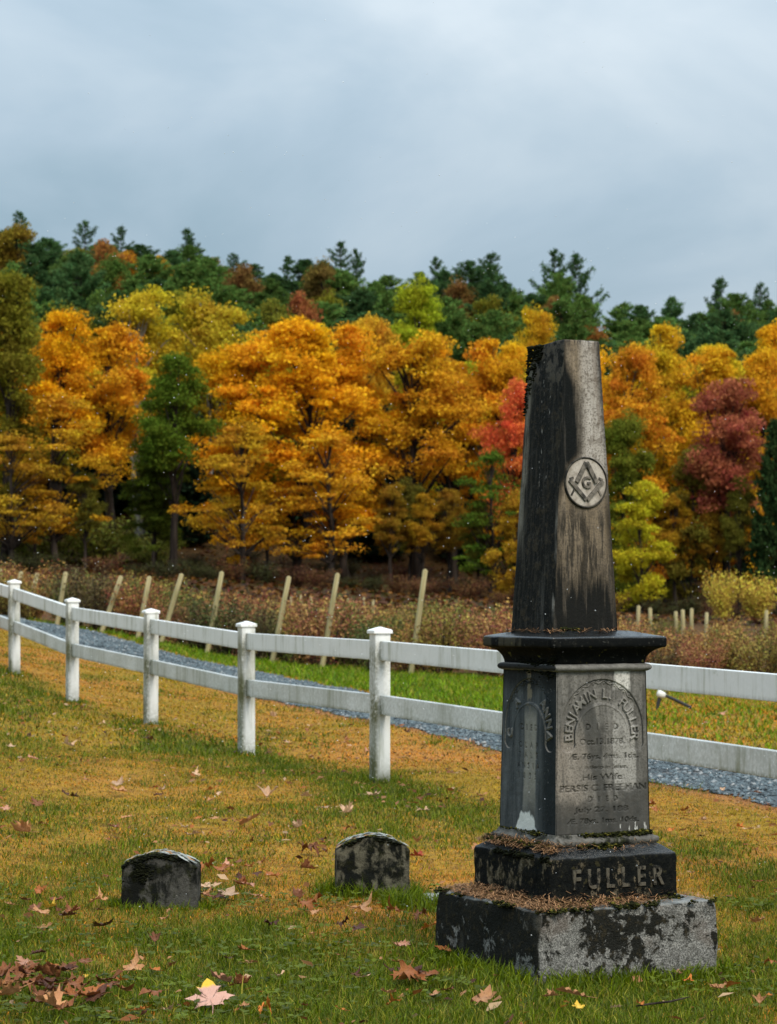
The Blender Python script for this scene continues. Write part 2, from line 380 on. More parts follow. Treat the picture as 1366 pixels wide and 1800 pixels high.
k = off_stones(x, y); x, y, h = x[k], y[k], h[k]; n = len(x)
mg = r2.random((n, 1)); c = (GREEN * (1 - mg) + GREEN2 * 1.1 * mg) * (.6 + .8 * r2.random((n, 1)))
V, q, t3, C = blades(x, y, gz(x, y), h, .0035 + .002 * r2.random(n), .2 + .9 * r2.random(n), c, r2)
tag(link('grass_tufts', mesh_np('grass_tufts', V, [q, t3], m_grass, True, cols={'Col': C})), 'longer green grass left standing round stones and posts', 'grass', kind='stuff')
# low clover leaves in the wet foreground
n = 2600; y = 5.6 + 3.2 * r2.random(n); x = (r2.random(n) - .5) * .42 * y; kf = off_stones(x, y) & (fbm(x * 2.2, y * 2.2, 8.8) > .50); x, y = x[kf], y[kf]; n = len(x)
a = r2.random((n, 1)) * 6.283 + np.arange(3)[None] * 2.094; s = (.006 + .007 * r2.random((n, 1)))
hz = (gz(x, y) + .012 + .03 * r2.random(n))[:, None]; ti = (r2.random((n, 3)) - .5) * .01
cxl = x[:, None] + np.cos(a) * s * .9; cyl = y[:, None] + np.sin(a) * s * .9
ca, sa = np.cos(a), np.sin(a)
def cv(fu, fv, dz): return np.stack([cxl + s * (ca * fu - sa * fv), cyl + s * (sa * fu + ca * fv), hz + dz], -1)
V = np.stack([cv(-.9, 0, 0 * a), cv(.2, -.75, ti), cv(.95, 0, ti * .3 + .002), cv(.2, .75, -ti)], 2).reshape(-1, 3)
F = np.arange(n * 12).reshape(-1, 4); C = np.repeat(np.array([.095, .125, .005]) * (.5 + .9 * r2.random((n, 1))), 12, 0)
tag(link('clover', mesh_np('clover', V, F, m_grass, False, cols={'Col': C})), 'low clover leaves growing through the foreground grass', 'ground cover', kind='stuff')

# ------------------------------------------------------------------ trees
b = B('bark'); P = b.coord(); w = b.scale(P, (30, 30, 4)); nz = b.noise(w, 1, 5, .6)
c = b.mix(b.ss(.35, .7, nz), (.016, .012, .010), (.07, .055, .045)); m_bark = b.done(b.mix(b.oinfo('Alpha') * 0.0, c, c), .9, nz, .5, .05, .1)
b = B('pale_bark'); P = b.coord(); nz = b.noise(b.scale(P, (40, 40, 12)), 1, 4); c = b.mix(b.ss(.5, .62, nz), (.30, .27, .22), (.04, .035, .03)); m_pale = b.done(c, .8, None)
b = B('autumn_leaf'); oc = b.oinfo('Color'); r = b.attr('rnd'); P = b.coord(); nz = b.noise(P, 5.5, 3)
hue = (nz - .44) * .11 + (r - .5) * .035 + .507
c = b.hsv(oc, hue, 1.0, (r * .95) + .64)
m_leaf = b.done(c, .8, None, spec=.03, trans=.38)
b = B('pine_needle'); oc = b.oinfo('Color'); r = b.attr('rnd'); c = b.hsv(oc, (r - .5) * .06 + .5, 1.0, r * .8 + .6); m_pine = b.done(c, .8, None, spec=.04, trans=.2)

def leaf_cards(P, size, rr, up=.5):
    """one four-sided leaf spray per point, mostly facing up and out"""
    n = len(P); N = rr.normal(0, 1, (n, 3)); N[:, 2] = np.abs(N[:, 2]) + up; N /= np.linalg.norm(N, axis=1)[:, None]
    A = np.cross(N, rr.normal(0, 1, (n, 3))); A /= np.linalg.norm(A, axis=1)[:, None] + 1e-9; Bv = np.cross(N, A)
    s = (size * (.6 + .8 * rr.random(n)))[:, None]
    V = np.stack([P - A * s, P - Bv * s * .55 + N * s * .12, P + A * s, P + Bv * s * .6 + N * s * .12], 1).reshape(-1, 3)
    return V, np.arange(n * 4).reshape(-1, 4)
def prof(h, base, top_round):
    t = np.clip((h - base) / (1 - base), 0, 1)
    return np.power(np.clip(t, 0, 1), .38) * np.power(np.clip(1 - t, 0, 1), top_round) * 1.55
def make_maple(seed, ncl=170, per=75, base=.16, rad=.24, leaf=.0155, tr=.5, trunk_r=.014, low=0.0, flat=.45, csz=.030, bot=1.0, lobes=0):
    rr = np.random.default_rng(seed)
    C = []; ph = rr.random(6) * 6.28; LB = []
    for q in range(lobes):
        h = base + .06 + (.90 - base) * ((q + rr.random()) / max(1, lobes)); a = q * 2.4 + rr.normal(0, .5); pr_ = float(prof(np.array([h]), base, tr)[0])
        dd = rad * pr_ * (.35 + .45 * rr.random()) * (1 - .55 * max(0, h - .7) / .3); s_ = rad * (.34 + .26 * rr.random()) * (.6 + .4 * min(1, pr_)); LB.append((dd * math.cos(a), dd * math.sin(a), h, s_, .055 + .06 * rr.random()))
    while len(C) < ncl:
        if lobes:
            L = LB[rr.integers(0, lobes)]
            if rr.random() > (.45 + .55 * L[3] / (rad * .6)) * (bot + (1 - bot) * (L[2] - base) / (1 - base) * 1.6): continue
            v3 = rr.normal(0, 1, 3); v3 /= np.linalg.norm(v3) + 1e-9; q = rr.random() ** .38
            if v3[2] < -.35 and rr.random() < .6: continue
            C.append((L[0] + v3[0] * L[3] * q, L[1] + v3[1] * L[3] * q, min(L[2] + v3[2] * L[4] * q, .985), .5 + .8 * rr.random())); continue
        h = base + (1 - base) * rr.random() ** .85; a = rr.random() * 6.283
        if rr.random() > bot + (1 - bot) * (h - base) / (1 - base) * 1.6: continue
        rm = rad * float(prof(np.array([h]), base, tr)[0]) * (1 + .20 * math.sin(3 * a + ph[0] + 7 * h) + .18 * math.sin(2 * a + ph[1] - 11 * h) + .16 * math.sin(19 * h + ph[2] + a) + .12 * math.sin(5 * a + ph[3] + 31 * h))
        if fbm(np.array([math.cos(a) * 2.2 + seed]), np.array([math.sin(a) * 2.2]), h * 7.0, 2)[0] < .40: continue
        q = rr.random() ** .42 * (1.22 if rr.random() < .08 else 1)
        C.append((rm * q * math.cos(a), rm * q * math.sin(a), h - .03 * q, .6 + .9 * rr.random()))
    C = np.array(C)
    off = rr.normal(0, 1, (ncl, per, 3)); off /= np.maximum(1, np.linalg.norm(off, axis=2, keepdims=True) / 2.1)
    sz = (csz * C[:, 3])[:, None, None]
    od = C[:, :2] / (np.linalg.norm(C[:, :2], axis=1)[:, None] + 1e-6)
    off[..., 2] -= .30 * (off[..., 0] * od[:, None, 0] + off[..., 1] * od[:, None, 1])      # sprays droop outwards
    fl = (flat + .5 * rr.random(ncl))[:, None]
    P = C[:, None, :3] + off * sz * np.stack([1.15 + 0 * fl, 1.15 + 0 * fl, fl], -1)
    P = P.reshape(-1, 3); rnd = np.clip(np.repeat(rr.random(ncl), per) * .35 + .65 * rr.random(len(P)), 0, 1)
    V, F = leaf_cards(P, leaf * np.ones(len(P)), rr, .35)
    crown = mesh_np('crown', V, F, m_leaf, False, attrs={'rnd': np.repeat(rnd, 4)})
    zt = np.linspace(0, .93, 12); wob = np.cumsum(rr.normal(0, .008, (12, 2)), 0); wob[0] = 0
    tp = np.stack([wob[:, 0], wob[:, 1], zt - .01], 1)
    paths = [(tp, trunk_r * (1.15 - zt) ** 1.1 + .0012)]; paths[0][1][0] *= 1.4
    for k in rr.permutation(ncl)[:46]:
        p = C[k, :3]; h0 = max(base * .8, p[2] - .10 - .10 * rr.random() - .35 * np.linalg.norm(p[:2])); h0 = min(h0, .9)
        s = np.array([np.interp(h0, zt, tp[:, 0]), np.interp(h0, zt, tp[:, 1]), h0])
        u = np.linspace(0, 1, 5)[:, None]; path = s * (1 - u) + p * u; path[:, 2] += .02 * np.sin(u[:, 0] * 3.14) * (1 if rr.random() < .6 else -.6); path += rr.normal(0, .003, path.shape) * np.sin(u * 3.14)
        paths.append((path, np.linspace(trunk_r * .38, .0012, 5)))
    v, f = tubes(paths, 6)
    return crown, mesh_np('trunk', v, f, m_bark, True)
def make_pine(seed, whorls=17, start=.22, rad=.20, sparse=0.0, needle=.032, dens=1.0, irregular=.4):
    rr = np.random.default_rng(seed); paths = []; zt = np.linspace(0, 1, 10)
    tp = np.stack([np.cumsum(rr.normal(0, .003, 10)), np.cumsum(rr.normal(0, .003, 10)), zt], 1); tp -= tp[0]
    paths.append((tp, .012 * (1.05 - zt) + .001)); PT, DR = [], []
    for w in range(whorls):
        t = w / (whorls - 1); h = start + (1 - start - .02) * t ** .9
        L = rad * (1 - t) ** .62 * (1 - .25 * (t < .12)) + .022
        nb = rr.integers(4, 7)
        for k in range(nb):
            if rr.random() < sparse: continue
            a = k / nb * 6.283 + rr.random() * .9; l = L * (1 + irregular * (rr.random() - .5) * 2); d = np.array([math.cos(a), math.sin(a)])
            hh = h + rr.normal(0, .006); u = np.linspace(0, 1, 6); rise = .03 + .10 * t
            bp = np.stack([d[0] * l * u, d[1] * l * u, hh + l * (rise * u + .35 * u ** 2.2 - .06)], 1)
            paths.append((bp, np.linspace(.0035, .0008, 6)))
            nt_ = max(3, int(l / .017))
            for q in range(nt_):
                uu = .25 + .75 * (q + rr.random()) / nt_; c = np.array([np.interp(uu, u, bp[:, i]) for i in range(3)])
                side = (rr.random() - .5) * 2 * .45 * l * (1.15 - uu); c[0] += -d[1] * side; c[1] += d[0] * side
                m = int(13 * dens); dirv = rr.normal(0, .75, (m, 3)) + np.array([d[0] * .9, d[1] * .9, .75]); dirv /= np.linalg.norm(dirv, axis=1)[:, None]
                PT.append(np.repeat(c[None], m, 0) + rr.normal(0, 1, (m, 3)) * np.array([.012, .012, .008])); DR.append(dirv)
    for m in range(int(50 * dens)):
        PT.append(np.array([[0, 0, .93 + .06 * rr.random()]]) + tp[-1] * np.array([1, 1, 0])); dv = rr.normal(0, .5, (1, 3)) + [0, 0, 1]; DR.append(dv / np.linalg.norm(dv))
    PT = np.concatenate(PT); DR = np.concatenate(DR); n = len(PT); s = needle * (.6 + .8 * rr.random(n))[:, None]
    sd = np.cross(DR, rr.normal(0, 1, (n, 3))); sd /= np.linalg.norm(sd, axis=1)[:, None] + 1e-9
    V = np.stack([PT - DR * s * .15, PT + DR * s * .4 + sd * s * .2, PT + DR * s, PT + DR * s * .4 - sd * s * .2], 1).reshape(-1, 3)
    crown = mesh_np('crown', V, np.arange(n * 4).reshape(-1, 4), m_pine, False, attrs={'rnd': np.repeat(rr.random(n), 4)})
    v, f = tubes(paths, 5)
    return crown, mesh_np('trunk', v, f, m_bark, True)

MAPLE = [make_maple(100 + i, 210, 150, .06 + .03 * (i % 3), .25, .0074, bot=.6, flat=.30, csz=.026, lobes=15 + i % 3) for i in range(7)]
TALLM = [make_maple(140 + i, 150, 140, .36, .26, .0078, .45, .022, bot=.7, flat=.30, csz=.028, lobes=11) for i in range(5)]              # crown high on a bare trunk
AIRY = [make_maple(170 + i, 64, 130, .20, .32, .0090, .6, .016, flat=.12, csz=.032) for i in range(4)]               # thin layered sprays with gaps
LOWM = [make_maple(160 + i, 120, 130, .08, .34, .0115, .6, .012, flat=.30, csz=.036, lobes=10) for i in range(3)]
FAR = [make_maple(180 + i, 90, 130, .10, .31, .0130, .42, csz=.040, lobes=9) for i in range(5)]
PINE = [make_pine(200 + i, 22, .10, .23 + .03 * (i % 3), .05, .017, 3.6, .55) for i in range(6)]
SKYP = [make_pine(230 + i, 14, .40, .18, .34, .017, 1.9, .7) for i in range(3)]
SPRUCE = [make_pine(250 + i, 24, .04, .19, .02, .035, 1.2, .2) for i in range(2)]
tree_n = [0]
def tree(kind, u, vtop, d, wpx, colr, label, name, group=None, trunk_mat=None, lift=0.0, rz=None, lean=0, cat='tree'):
    var = {'maple': MAPLE, 'tall': TALLM, 'low': LOWM, 'airy': AIRY, 'far': FAR, 'pine': PINE, 'sky': SKYP, 'spruce': SPRUCE}[kind]
    tree_n[0] += 1; k = tree_n[0]; crown, trunk = var[k % len(var)]
    x = (u - CU) / FPX * d; zg = g1(x, d) - .1; zt = CZ - (vtop - HV) / FPX * d; h = max(zt - zg, 1.0)
    wpx *= 1.18 if kind in ('maple', 'tall') and d < 150 else 1.0
    hw = {'maple': .235, 'tall': .24, 'low': .34, 'airy': .30, 'far': .30, 'pine': .21, 'sky': .17, 'spruce': .19}[kind]
    sxy = (wpx / FPX * d / 2) / (hw * 1.02)
    root = empty(name, (x, d, zg), rz if rz is not None else k * 2.4)
    root.rotation_euler[1] = lean
    tag(root, label, cat, group)
    c = link('crown', crown, root, scale=(sxy, sxy, h)); c.color = (*colr, 1)
    t = link('trunk', trunk, root, scale=((sxy + h) / 2 if kind in ('maple', 'tall', 'low', 'far', 'airy') else sxy, sxy, h))
    t.scale = (sxy, sxy, h)
    if trunk_mat:
        t.data = trunk.copy(); t.data.materials.clear(); t.data.materials.append(trunk_mat)
    return root
ORANGE = (.74, .31, .014); GOLD = (.62, .31, .022); YELLOW = (.56, .37, .028); YGREEN = (.36, .35, .022); OLIV = (.18, .15, .018); RED = (.66, .125, .050); MAROON = (.36, .080, .058)
LEAFG = (.115, .155, .016); DKG = (.035, .065, .020); PINEG = (.098, .165, .036); PINEB = (.066, .128, .042); RUSTY = (.28, .10, .028); BROWN = (.22, .105, .035)
E1 = 'trees along the edge of the wood'
# front edge of the wood, left to right
tree('maple', 5, 485, 122, 170, OLIV, 'dark olive tree cut by the left edge of the picture', 'broadleaf_tree', E1)
tree('airy', 20, 760, 118, 200, (.40, .20, .02), 'low layered golden brown tree at the far left of the field edge', 'broadleaf_tree', E1)
tree('tall', 95, 552, 126, 150, ORANGE, 'bright orange maple with a dark leaning trunk at far left', 'maple_tree', E1, lean=.03)
tree('airy', 100, 690, 121, 220, (.50, .23, .018), 'orange brown layered maple under the far left orange crown', 'maple_tree', E1)
tree('tall', 190, 575, 127, 160, (.64, .27, .018), 'orange maple with black trunk left of the green tree', 'maple_tree', E1, lean=.035)
tree('tall', 250, 507, 138, 150, (.52, .34, .026), 'golden yellow tree with a pale birch trunk behind the left maples', 'birch_tree', E1, m_pale)
tree('tall', 358, 512, 140, 160, (.50, .35, .03), 'tall yellow olive crown just right of the pale birch trunk', 'broadleaf_tree', E1, m_pale)
tree('tall', 305, 628, 120, 130, LEAFG, 'dark green tree with twin black trunks among the orange maples', 'broadleaf_tree', E1)
tree('maple', 272, 760, 122, 110, (.10, .12, .016), 'low green tree just left of the twin black trunks', 'broadleaf_tree', E1)
tree('maple', 425, 583, 124, 190, (.70, .305, .016), 'left one of the three big orange maples in the middle', 'maple_tree', E1)
tree('maple', 525, 566, 122, 200, (.74, .325, .016), 'tallest central orange maple reaching almost to the field', 'maple_tree', E1)
tree('maple', 612, 572, 125, 160, (.72, .32, .018), 'right one of the three big orange maples in the middle', 'maple_tree', E1)
tree('airy', 575, 760, 118, 230, (.60, .27, .022), 'low orange boughs hanging under the central orange maples', 'maple_tree', E1)
tree('airy', 425, 740, 117, 200, (.48, .23, .02), 'low brownish orange tree left of the central maples', 'maple_tree', E1)
tree('maple', 655, 560, 140, 110, (.60, .31, .03), 'golden tree peeping out behind the right central maple', 'maple_tree', E1)
tree('tall', 735, 588, 124, 180, (.58, .25, .018), 'orange maple on thin pale stems left of the red one', 'maple_tree', E1)
tree('maple', 730, 487, 152, 120, (.37, .38, .022), 'yellow green tree standing above the orange maples', 'broadleaf_tree', E1)
tree('tall', 800, 640, 128, 120, (.56, .24, .018), 'orange tree between the thin stems and the red maple', 'maple_tree', E1)
tree('maple', 862, 597, 128, 130, (.64, .26, .018), 'orange maple behind the left side of the obelisk', 'maple_tree', E1)
tree('tall', 905, 672, 121, 105, RED, 'coral red maple beside the left face of the obelisk', 'maple_tree', E1)
tree('airy', 862, 790, 118, 150, (.10, .14, .016), 'low green tree with orange tips left of the obelisk', 'broadleaf_tree', E1)
tree('low', 905, 860, 117, 110, (.40, .20, .02), 'small orange and green tree touching the obelisk edge', 'broadleaf_tree', E1)
tree('maple', 940, 535, 150, 110, (.55, .30, .02), 'yellow orange tree directly above the broken obelisk top', 'maple_tree', E1)
tree('maple', 1000, 640, 132, 160, (.30, .25, .02), 'olive yellow tree hidden behind the obelisk', 'broadleaf_tree', E1)
tree('maple', 1105, 610, 128, 140, (.60, .24, .022), 'orange tree just right of the obelisk', 'maple_tree', E1)
tree('maple', 1165, 572, 134, 140, (.60, .34, .022), 'tall golden yellow tree right of the obelisk', 'maple_tree', E1)
tree('maple', 1250, 612, 130, 150, (.62, .29, .018), 'golden orange tree above the maroon one', 'maple_tree', E1)
tree('maple', 1340, 622, 129, 130, (.60, .28, .018), 'golden orange tree at the right edge of the picture', 'maple_tree', E1)
tree('tall', 1278, 668, 121, 140, MAROON, 'dusky maroon red maple near the right edge', 'maple_tree', E1)
tree('low', 1130, 850, 115, 140, (.46, .36, .022), 'yellow green small tree with low boughs right of the obelisk', 'broadleaf_tree', E1)
tree('maple', 1095, 720, 119, 100, (.16, .17, .02), 'green tree between the obelisk and the golden tree', 'broadleaf_tree', E1)
tree('low', 1215, 790, 121, 120, (.16, .12, .02), 'dull brown green tree under the maroon maple', 'broadleaf_tree', E1)
tree('spruce', 1362, 745, 118, 80, DKG, 'black green conifer cut by the right edge of the picture', 'spruce_tree', E1)
ORD = ['first', 'second', 'third', 'fourth', 'fifth', 'sixth', 'seventh', 'eighth', 'ninth', 'tenth', 'eleventh', 'twelfth', 'thirteenth', 'fourteenth', 'fifteenth', 'sixteenth', 'seventeenth', 'eighteenth', 'nineteenth', 'twentieth']
ORD += ['twenty ' + o for o in ORD[:9]] + ['thirtieth'] + ['thirty ' + o for o in ORD[:9]] + ['fortieth'] + ['forty ' + o for o in ORD[:9]]
r3 = np.random.default_rng(21)
# a second rank of autumn trees closing the gaps between the crowns of the first
for i in range(24):
    u = -20 + i * 61 + r3.normal(0, 12); cc = [(.66, .34, .018), (.72, .33, .016), (.58, .38, .026), (.36, .30, .02), (.68, .29, .016)][r3.integers(0, 5)]
    tree('maple', u, 618 + r3.normal(0, 22) + (20 if u > 1050 else 0), 142 + 5 * r3.random(), 110 + 30 * r3.random(), cc, ('olive gold' if cc[0] < .5 else 'golden orange') + f' tree in the second rank behind the front maples, {ORD[i]} from the left', 'broadleaf_tree', 'second rank of autumn trees')
# slim pale and black stems of young trees in the shade of the edge
for i, (u, vt) in enumerate([(60, 800), (150, 830), (470, 860), (690, 850), (718, 840), (742, 870), (790, 860), (842, 880), (1190, 860), (1245, 870), (1300, 840)]):
    tree('tall', u, vt, 119 + 3 * r3.random(), 60, [(.30, .15, .02), (.14, .12, .02), (.42, .20, .02)][i % 3], f'slim young tree in the shade of the wood edge, {ORD[i]} from the left', 'sapling', 'saplings in the shade of the wood edge')
# dark growth inside the wood
for i in range(26):
    u = -30 + i * 57 + r3.normal(0, 10); d = 136 + 18 * r3.random()
    tree('spruce', u, 700 + 90 * r3.random(), d, 120 + 40 * r3.random(), (.022, .040, .020), f'dark young conifer in the gloom behind the maples, {ORD[i]} from the left', 'young_conifer', 'dark conifers inside the wood')
# the wooded hill, row by row
SKY_U = [0, 35, 90, 150, 215, 270, 330, 410, 450, 500, 600, 650, 700, 760, 860, 930, 1000, 1050, 1090, 1150, 1215, 1260, 1320, 1366]
SKY_V = [392, 378, 425, 395, 402, 445, 412, 450, 458, 452, 445, 462, 472, 458, 455, 490, 480, 500, 515, 520, 535, 500, 502, 508]
def skyv(u): return float(np.interp(u, SKY_U, SKY_V))
for r_, (d, dv, step, what) in enumerate([(262, 8, 50, 'skyline'), (236, 26, 62, 'upper slope'), (208, 52, 70, 'middle slope'), (180, 88, 78, 'lower slope'), (160, 122, 88, 'foot')]):
    us = np.arange(-70, 1450, step)
    for i, u0 in enumerate(us):
        u = u0 + r3.normal(0, step * .22); dd = d + r3.normal(0, 5); vt = skyv(np.clip(u, 0, 1366)) + dv + r3.normal(0, 9) + (8 * (i % 3) if r_ == 0 else 0)
        q = r3.random(); pinep = .88 if r_ == 0 else .70
        if u > 700: pinep += .15
        lab = f', {ORD[i]} tree from the left along the {what} of the hill'
        if q < pinep:
            cc = np.array(PINEG if r3.random() < .6 else PINEB) * (.75 + .55 * r3.random())
            tree('pine', u, vt, dd, (88 + 40 * r3.random()) * 262 / d * .9, tuple(cc), 'green pine' + lab, 'pine_tree', 'pines on the hill')
        else:
            cc = [RUSTY, OLIV, BROWN, (.09, .13, .025), (.10, .15, .035), (.08, .13, .03)][r3.integers(0, 6)]
            tree('far', u, vt + 14, dd, (80 + 30 * r3.random()) * 262 / d * .85, tuple(np.array(cc) * (.8 + .4 * r3.random())), {RUSTY: 'rust red', OLIV: 'olive', BROWN: 'brown'}.get(cc, 'dull green') + ' broadleaf tree' + lab, 'broadleaf_tree', 'broadleaf trees on the hill')
for (u, vt, w) in [(35, 374, 42), (150, 389, 46), (213, 398, 40), (330, 405, 52), (412, 446, 40), (505, 450, 40), (598, 428, 52), (627, 440, 40), (765, 452, 44), (862, 448, 60), (975, 442, 62), (1012, 446, 66), (1265, 492, 60), (1335, 500, 50)]:
    lab = {975: 'left one of the twin tall open pines on the skyline', 1012: 'right one of the twin tall open pines on the skyline'}.get(u)
    x_ = 'left' if u < 400 else 'middle' if u < 800 else 'right'
    lab = lab or f'spiky pine top rising above the {x_} skyline, ' + {35: 'leftmost of all', 150: 'left of a rust coloured crown', 213: 'right of a rust coloured crown', 330: 'broadest at left', 412: 'small and short', 505: 'between two dips', 598: 'tallest in the middle', 627: 'right beside the tallest', 765: 'above the yellow green tree', 862: 'left of the obelisk', 1265: 'first right of the dip', 1335: 'nearest the edge'}[u]
    tree('sky', u, vt, 268, w * 1.15, tuple(np.array(PINEB) * .8), lab, 'pine_tree', 'tall pines on the skyline')
for (u, vt, d, w, c, l) in [(25, 405, 240, 90, (.22, .13, .02), 'olive brown crown below the skyline at far left'), (190, 428, 240, 80, (.30, .11, .035), 'rounded rust brown crown below the skyline at left'), (225, 452, 238, 60, (.50, .20, .02), 'small orange crown right of the rust brown one'), (278, 458, 238, 60, (.48, .20, .02), 'second small orange crown right of the rust brown one'), (535, 512, 200, 80, (.32, .09, .04), 'reddish brown crown above the central maples'), (565, 470, 235, 80, (.17, .10, .03), 'dull brown crown under the tallest skyline pine'), (490, 520, 185, 110, (.16, .14, .02), 'olive crown behind the central maples'), (430, 475, 225, 80, (.18, .085, .03), 'brown crown under the small skyline pine')]:
    tree('far', u, vt - (12 if d > 220 else 0), 226 if d > 220 else 178, w * 1.25, c, l, 'broadleaf_tree', 'coloured crowns on the hill')

# ------------------------------------------------------------------ shrub field
b = B('shrub_leaf'); oc = b.oinfo('Color'); r = b.attr('rnd'); c = b.hsv(oc, (r - .5) * .10 + .5, .9, r * .9 + .5); m_shrub = b.done(c, .7, None, spec=.15, trans=.2)
def make_shrub(seed, n=2300):
    rr = np.random.default_rng(seed); paths = []; P = []
    for s in range(26):
        a = rr.random() * 6.283; L = .55 + .45 * rr.random(); o = .45 * rr.random() ** .7
        u = np.linspace(0, 1, 5); path = np.stack([math.cos(a) * (.12 * rr.random() + o * u ** 1.2), math.sin(a) * (.12 * rr.random() + o * u ** 1.2), L * u], 1) + rr.normal(0, .015, (5, 3)); paths.append((path, np.linspace(.007, .003, 5)))
        m = n // 26; t = rr.random(m) ** .6
        P.append(np.stack([np.interp(t, u, path[:, i]) for i in range(3)], 1) + rr.normal(0, .06, (m, 3)) * np.array([1, 1, .8]))
    P = np.concatenate(P); P = P[P[:, 2] > .02]; V, F = leaf_cards(P, .021 * np.ones(len(P)), rr, .3)
    v, f = tubes(paths, 4)
    return mesh_np('foliage', V, F, m_shrub, False, attrs={'rnd': np.repeat(rr.random(len(P)), 4)}), mesh_np('stems', v, f, m_bark, True)
SHR = [make_shrub(300 + i) for i in range(4)]
for i, (u, vt, w, lab) in enumerate([(1270, 1000, 74, 'left one of two small yellow bushes at far right'), (1332, 1006, 92, 'right one of two small yellow bushes at far right')]):
    d = 104.0; x = (u - CU) / FPX * d; zg = g1(x, d) - .05; h = CZ - (vt - HV) / FPX * d - zg; w_ = w / FPX * d / 1.05
    root = empty('yellow_bush', (x, d, zg), i * 2.0); tag(root, lab, 'bush', 'yellow bushes at the right field edge')
    fo, st = SHR[i]; f_ = link('foliage', fo, root, scale=(w_, w_, h)); f_.color = (.66, .44, .010, 1); f_ = link('foliage', SHR[i + 2][0], root, scale=(w_ * .95, w_ * .95, h * .92), rot=(0, 0, 1.2)); f_.color = (.60, .40, .010, 1); link('stems', st, root, scale=(w_, w_, h))
for i in range(64):
    u = -40 + (i % 32) * 46 + r3.normal(0, 12); d = (112 if i < 32 else 123) + 6 * r3.random(); x = (u - CU) / FPX * d; g = u < 300 and i >= 32
    cc = (.34, .35, .022) if g else [(.12, .040, .014), (.07, .035, .012), (.17, .060, .014), (.06, .06, .012)][r3.integers(0, 4)]; s = (2.3 if g else .95) * (.7 + .6 * r3.random())
    root = empty('undergrowth_bush', (x, d, g1(x, d) - .05), r3.random() * 6.28)
    tag(root, ('yellow green' if g else 'brownish') + f' bush at the {"front" if i < 32 else "inner"} edge of the wood, {ORD[i % 32]} from the left', 'bush', 'undergrowth bushes at the wood edge')
    fo, st = SHR[i % 4]; f_ = link('foliage', fo, root, scale=(s * 1.9, s * 1.9, s)); f_.color = (*cc, 1); link('stems', st, root, scale=(s * 1.9, s * 1.9, s))
n = 16000; y = 92 + 60 * r3.random(n); x = (r3.random(n) - .5) * .42 * y; V, F = leaf_cards(np.stack([x, y, gz(x, y) + .05 + .12 * r3.random(n)], 1), .16 * np.ones(n), r3, 1.2)
C = .62 * np.array([[.22, .075, .018], [.12, .04, .014], [.06, .022, .01], [.34, .14, .02], [.10, .09, .015]])[r3.integers(0, 5, n)] * (.5 + .8 * r3.random((n, 1)))
tag(link('leaf_litter', mesh_np('leaf_litter', V, F, m_grass, False, cols={'Col': np.repeat(C, 4, 0)})), 'brown and orange fallen leaves covering the forest floor', 'leaf litter', kind='stuff')
for row, dy in enumerate([0, 1.4, 3.0, 5.0, 7.4, 10.2, 13.5, 17.5, 22.5]):
    X = np.arange(-.21, .215, .0155 if row < 2 else .021); num = 0
    for k, fx in enumerate(X):
        y0 = 36 + dy; x = fx * y0 + r3.normal(0, .12); y = float(hedge_y(x)) + dy + r3.normal(0, .18)
        if abs(x) > .20 * y: continue
        cc = [(.38, .165, .026), (.32, .105, .022), (.42, .21, .034), (.24, .16, .020), (.34, .12, .040), (.12, .14, .018), (.17, .16, .022)][r3.integers(0, 7)]
        if row == 0 and r3.random() < .45: cc = [(.09, .10, .022), (.13, .09, .03)][r3.integers(0, 2)]
        s = (.80 + .36 * r3.random() if row else .70 + .42 * r3.random()) * float(np.interp(x, [.5, 5], [1, .78]))
        root = empty('shrub', (x, y, g1(x, y) - .02), r3.random() * 6.28)
        tag(root, ('dull green shrub' if cc[0] < .15 else 'rust brown shrub') + f' in the {ORD[row]} row behind the grass strip, {ORD[num]} from the left', 'shrub', 'shrubs in rows in the field')
        fo, st = SHR[(k + row) % 4]
        f_ = link('foliage', fo, root, scale=(s * 1.1, s * 1.1, s)); f_.color = (*cc, 1); link('stems', st, root, scale=(s * 1.1, s * 1.1, s)); num += 1

# ------------------------------------------------------------------ wooden stakes
b = B('weathered_wood'); P = b.coord(); nz = b.noise(b.scale(P, (60, 60, 3)), 1, 4); c = b.mix(b.ss(.3, .7, nz), (.22, .18, .075), (.42, .36, .20)); c = b.mix(b.ss(.5, .8, b.noise(P, 5, 3)) * .5, c, (.30, .32, .16)); m_wood = b.done(c, .85, nz, .4, .01)
v, f = tubes([(np.array([[0, 0, -.3], [.004, 0, .3], [-.003, .004, .7], [0, 0, .985], [0, 0, 1.0]]), np.array([.044, .042, .040, .038, .012]))], 9)
me_stake = mesh_np('stake', v, f, m_wood, True)
STK = [(-8, 2, 1000), (20, 37, 1004), (45, 65, 1006), (100, 116, 1005), (178, 213, 1012), (242, 262, 1012), (283, 320, 1008), (364, 390, 1004), (478, 508, 1012), (566, 594, 1007), (722, 748, 1000)]
for i, (ub, ut, vt) in enumerate(STK):
    d = float(hedge_y((ub - CU) / FPX * 38)) + (-.45 if i > 2 else 2.5); x0 = (ub - CU) / FPX * d; z0 = g1(x0, d); x1 = (ut - CU) / FPX * d; z1 = CZ - (vt - HV) / FPX * d
    o = link('wooden_stake', me_stake, None, (x0, d, z0)); h = z1 - z0; L = math.hypot(h, x1 - x0)
    o.rotation_euler = (R(-4 + 3 * (i % 3)), math.atan2(x1 - x0, h), i * 1.3); o.scale = (1, 1, L)
    o.rotation_mode = 'QUATERNION'; o.rotation_quaternion = Vector((x1 - x0, .05 * (i % 3), h)).to_track_quat('Z', 'Y')
    tag(o, f'pale leaning wooden stake before the shrubs, {ORD[i]} from the left', 'stake', 'leaning stakes along the shrub row')
